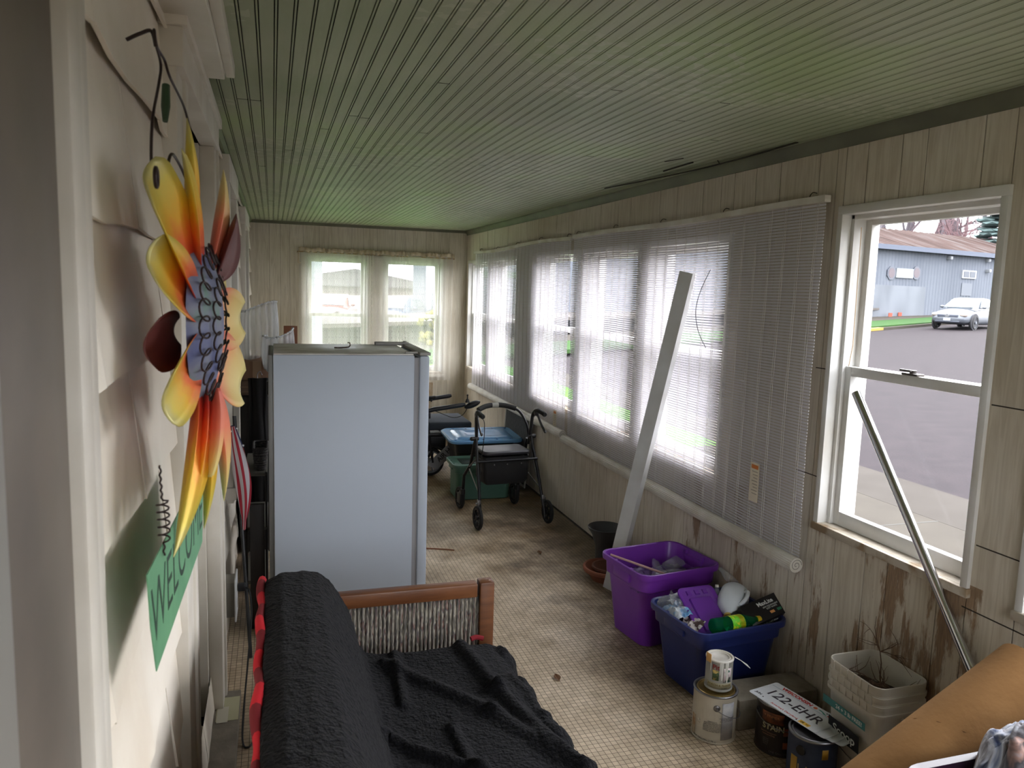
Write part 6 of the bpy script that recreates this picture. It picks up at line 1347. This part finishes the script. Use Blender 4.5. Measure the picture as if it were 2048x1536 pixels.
M_BARK = mat('grey_bark', (78, 72, 76), .9); M_TWIGR = mat('reddish_twigs', (96, 72, 74), .95)
dirs = [(1752, .03, 15), (1776, -.1, 18), (1800, .05, 19), (1838, .32, 20), (1880, .5, 18), (1915, .05, 16), (1960, -.1, 17), (1996, .1, 16), (1700, .1, 17), (2060, 0, 17)]
labs = ['bare tree at the left end above the metal roof', 'forked bare tree above the octagonal windows', 'second bare tree above the octagonal windows', 'thick leaning bare trunk above the metal roof', 'strongly slanting bare tree above the middle of the roof', 'bare tree above the small white window', 'bare tree above the roof right of the small window', 'bare tree above the parked sedan', 'bare tree hidden behind the window casing', 'bare tree furthest right behind the metal building']
for (u, lean, h), lb_ in zip(dirs, labs):
    d = R @ Vector((u-1024, -(450-768), -1530)); f = (78+5*(int(u/7) % 4))/1530; tree(lb_, d.x*f, d.y*f, h*1.3, lean, M_BARK, 5)
for u, hh_ in ((1925, 9.5), (1950, 9.8), (1975, 9.2)):
    d = R @ Vector((u-1024, -(450-768), -1530)); f = 76/1530; t_ = tree({1925: 'left reddish twiggy shrub showing over the metal roof', 1950: 'middle reddish twiggy shrub showing over the metal roof', 1975: 'right reddish twiggy shrub showing over the metal roof'}[u], d.x*f, d.y*f, hh_*1.25, 0, M_TWIGR, 5, 'reddish shrubs over the metal roof', 1.0, 'twiggy_shrub')
d = R @ Vector((2008-1024, -(438-768), -1530)); f = 58/1530
pn = thing('evergreen_tree', 'dark evergreen showing at the top right of the clear window', 'tree', (d.x*f, d.y*f, 0)); b = B(); b.cyl((0, 0, 0), (0, 0, 11), .2, .05, 8); obj('trunk', b, M_BARK, pn)
b = B(); random.seed(2)
for k in range(26):
    z = 4+k*.28; rr = 2.6*(1-(z-4)/8.5)+.3
    for j in range(7): a = random.uniform(0, 6.28); b.blob((math.cos(a)*rr*.7, math.sin(a)*rr*.7, z), .5, 1, (1.4, 1.4, .35), nz=.6, seed=k+j)
obj('foliage', b, mat('evergreen', (60, 76, 74), .95), pn, smooth=False)
b = B(); pts = []
for i in range(21): t_ = i/20; pts.append(Vector((14+40*t_, 36+2*t_, 8.0+1.2*t_-1.6*math.sin(math.pi*t_)*.4)))
b.tube(pts, .02, 4); tag(obj('overhead_wire', b, M_BLACKPL), 'thin overhead wire crossing the sky above the metal roof', 'wire')
# beyond the lace: lot with trucks, pale house, bush
car('red pickup seen through the lace of the left back window', 'pickup truck', (2.7, 36, -.3), math.radians(-105), paint=mat('faded_red_paint', (104, 40, 36), .4), pickup=True)
car('dark blue car behind the lace near the window mullion', 'car', (5.2, 33, -.3), math.radians(-120), paint=mat('dark_blue_paint', (64, 76, 96), .3))
def shed(name, label, x0, x1, y0, y1, z1, mwall, mroof, cat='building'):
    t = thing(name, label, cat, ((x0+x1)/2, (y0+y1)/2, -.3)); b = B(); b.box(x0, x1, y0, y1, -.35, z1); obj('wall', b, mwall, t, world=True, smooth=False)
    b = B(); b.prism([(x0-.3, z1), (x1+.3, z1), ((x0+x1)/2, z1+1.6)], 1, y0-.3, y1+.3); obj('roof', b, mroof, t, world=True, smooth=False); return t
M_PALEH = mat('pale_siding', (124, 126, 128), .7); M_GREYR = mat('grey_shingle_roof', (80, 77, 77), .9)
h1 = shed('house', 'pale house with grey roof at the left edge of the back windows', -6, 1.2, 20, 30, 4.2, M_PALEH, M_GREYR)
b = B(); b.box(.2, .9, 19.9, 20.0, 1.6, 2.6); obj('window', b, mat('grey_blind_window', (110, 120, 130), .3), h1, world=True, smooth=False)
shed('house', 'brown brick building behind the red pickup', -2, 16, 70, 80, 1.4, mat('brown_brick', (84, 76, 72), .8, c2=(74, 66, 62), scale=3), M_GREYR)
bt2 = thing('box_trailer', 'pale grey box trailer seen through the right back window', 'trailer', (8.4, 32, -.3)); b = B(); b.box(6.9, 10.4, 30, 36, .5, 3.2, .05); obj('box', b, mat('trailer_grey', (112, 118, 120), .4), bt2, world=True); b = B(); b.box(6.88, 10.42, 29.97, 30, 2.1, 2.35); obj('green_stripe', b, mat('pale_green_stripe', (90, 112, 90), .5), bt2, world=True, smooth=False)
for x in (7.6, 9.6): wheel(bt2, (x-8.4, -1.2, .4), .4, .25, (0, 1, 0), 6, .08)
b = B()
for k in range(160): a, r = random.uniform(0, 6.28), random.uniform(0, .9); b.blob((math.cos(a)*r, math.sin(a)*r, random.uniform(.2, 1.3)*(1.2-r*.5)), .11, 1, nz=.3, seed=k)
yb = thing('bush', 'yellow flowering bush outside the right back window', 'bush', (5.3, 24, -.35)); obj('blossom', b, mat('yellow_blossom', (134, 120, 44), .9, c2=(90, 98, 44), scale=8), yb, smooth=False)
b = B()
for k in range(10): a = k*.63; b.tube([(0, 0, 0), (math.cos(a)*.5, math.sin(a)*.5, .9)], .02, 5)
obj('stems', b, M_BARK, yb)
for x, y, lb_ in ((.8, 40, 'bare tree behind the left back window'), (6.2, 52, 'bare tree behind the box trailer'), (11.5, 48, 'bare tree far right of the box trailer')): tree(lb_, x, y, 13, .1, M_BARK, 4)
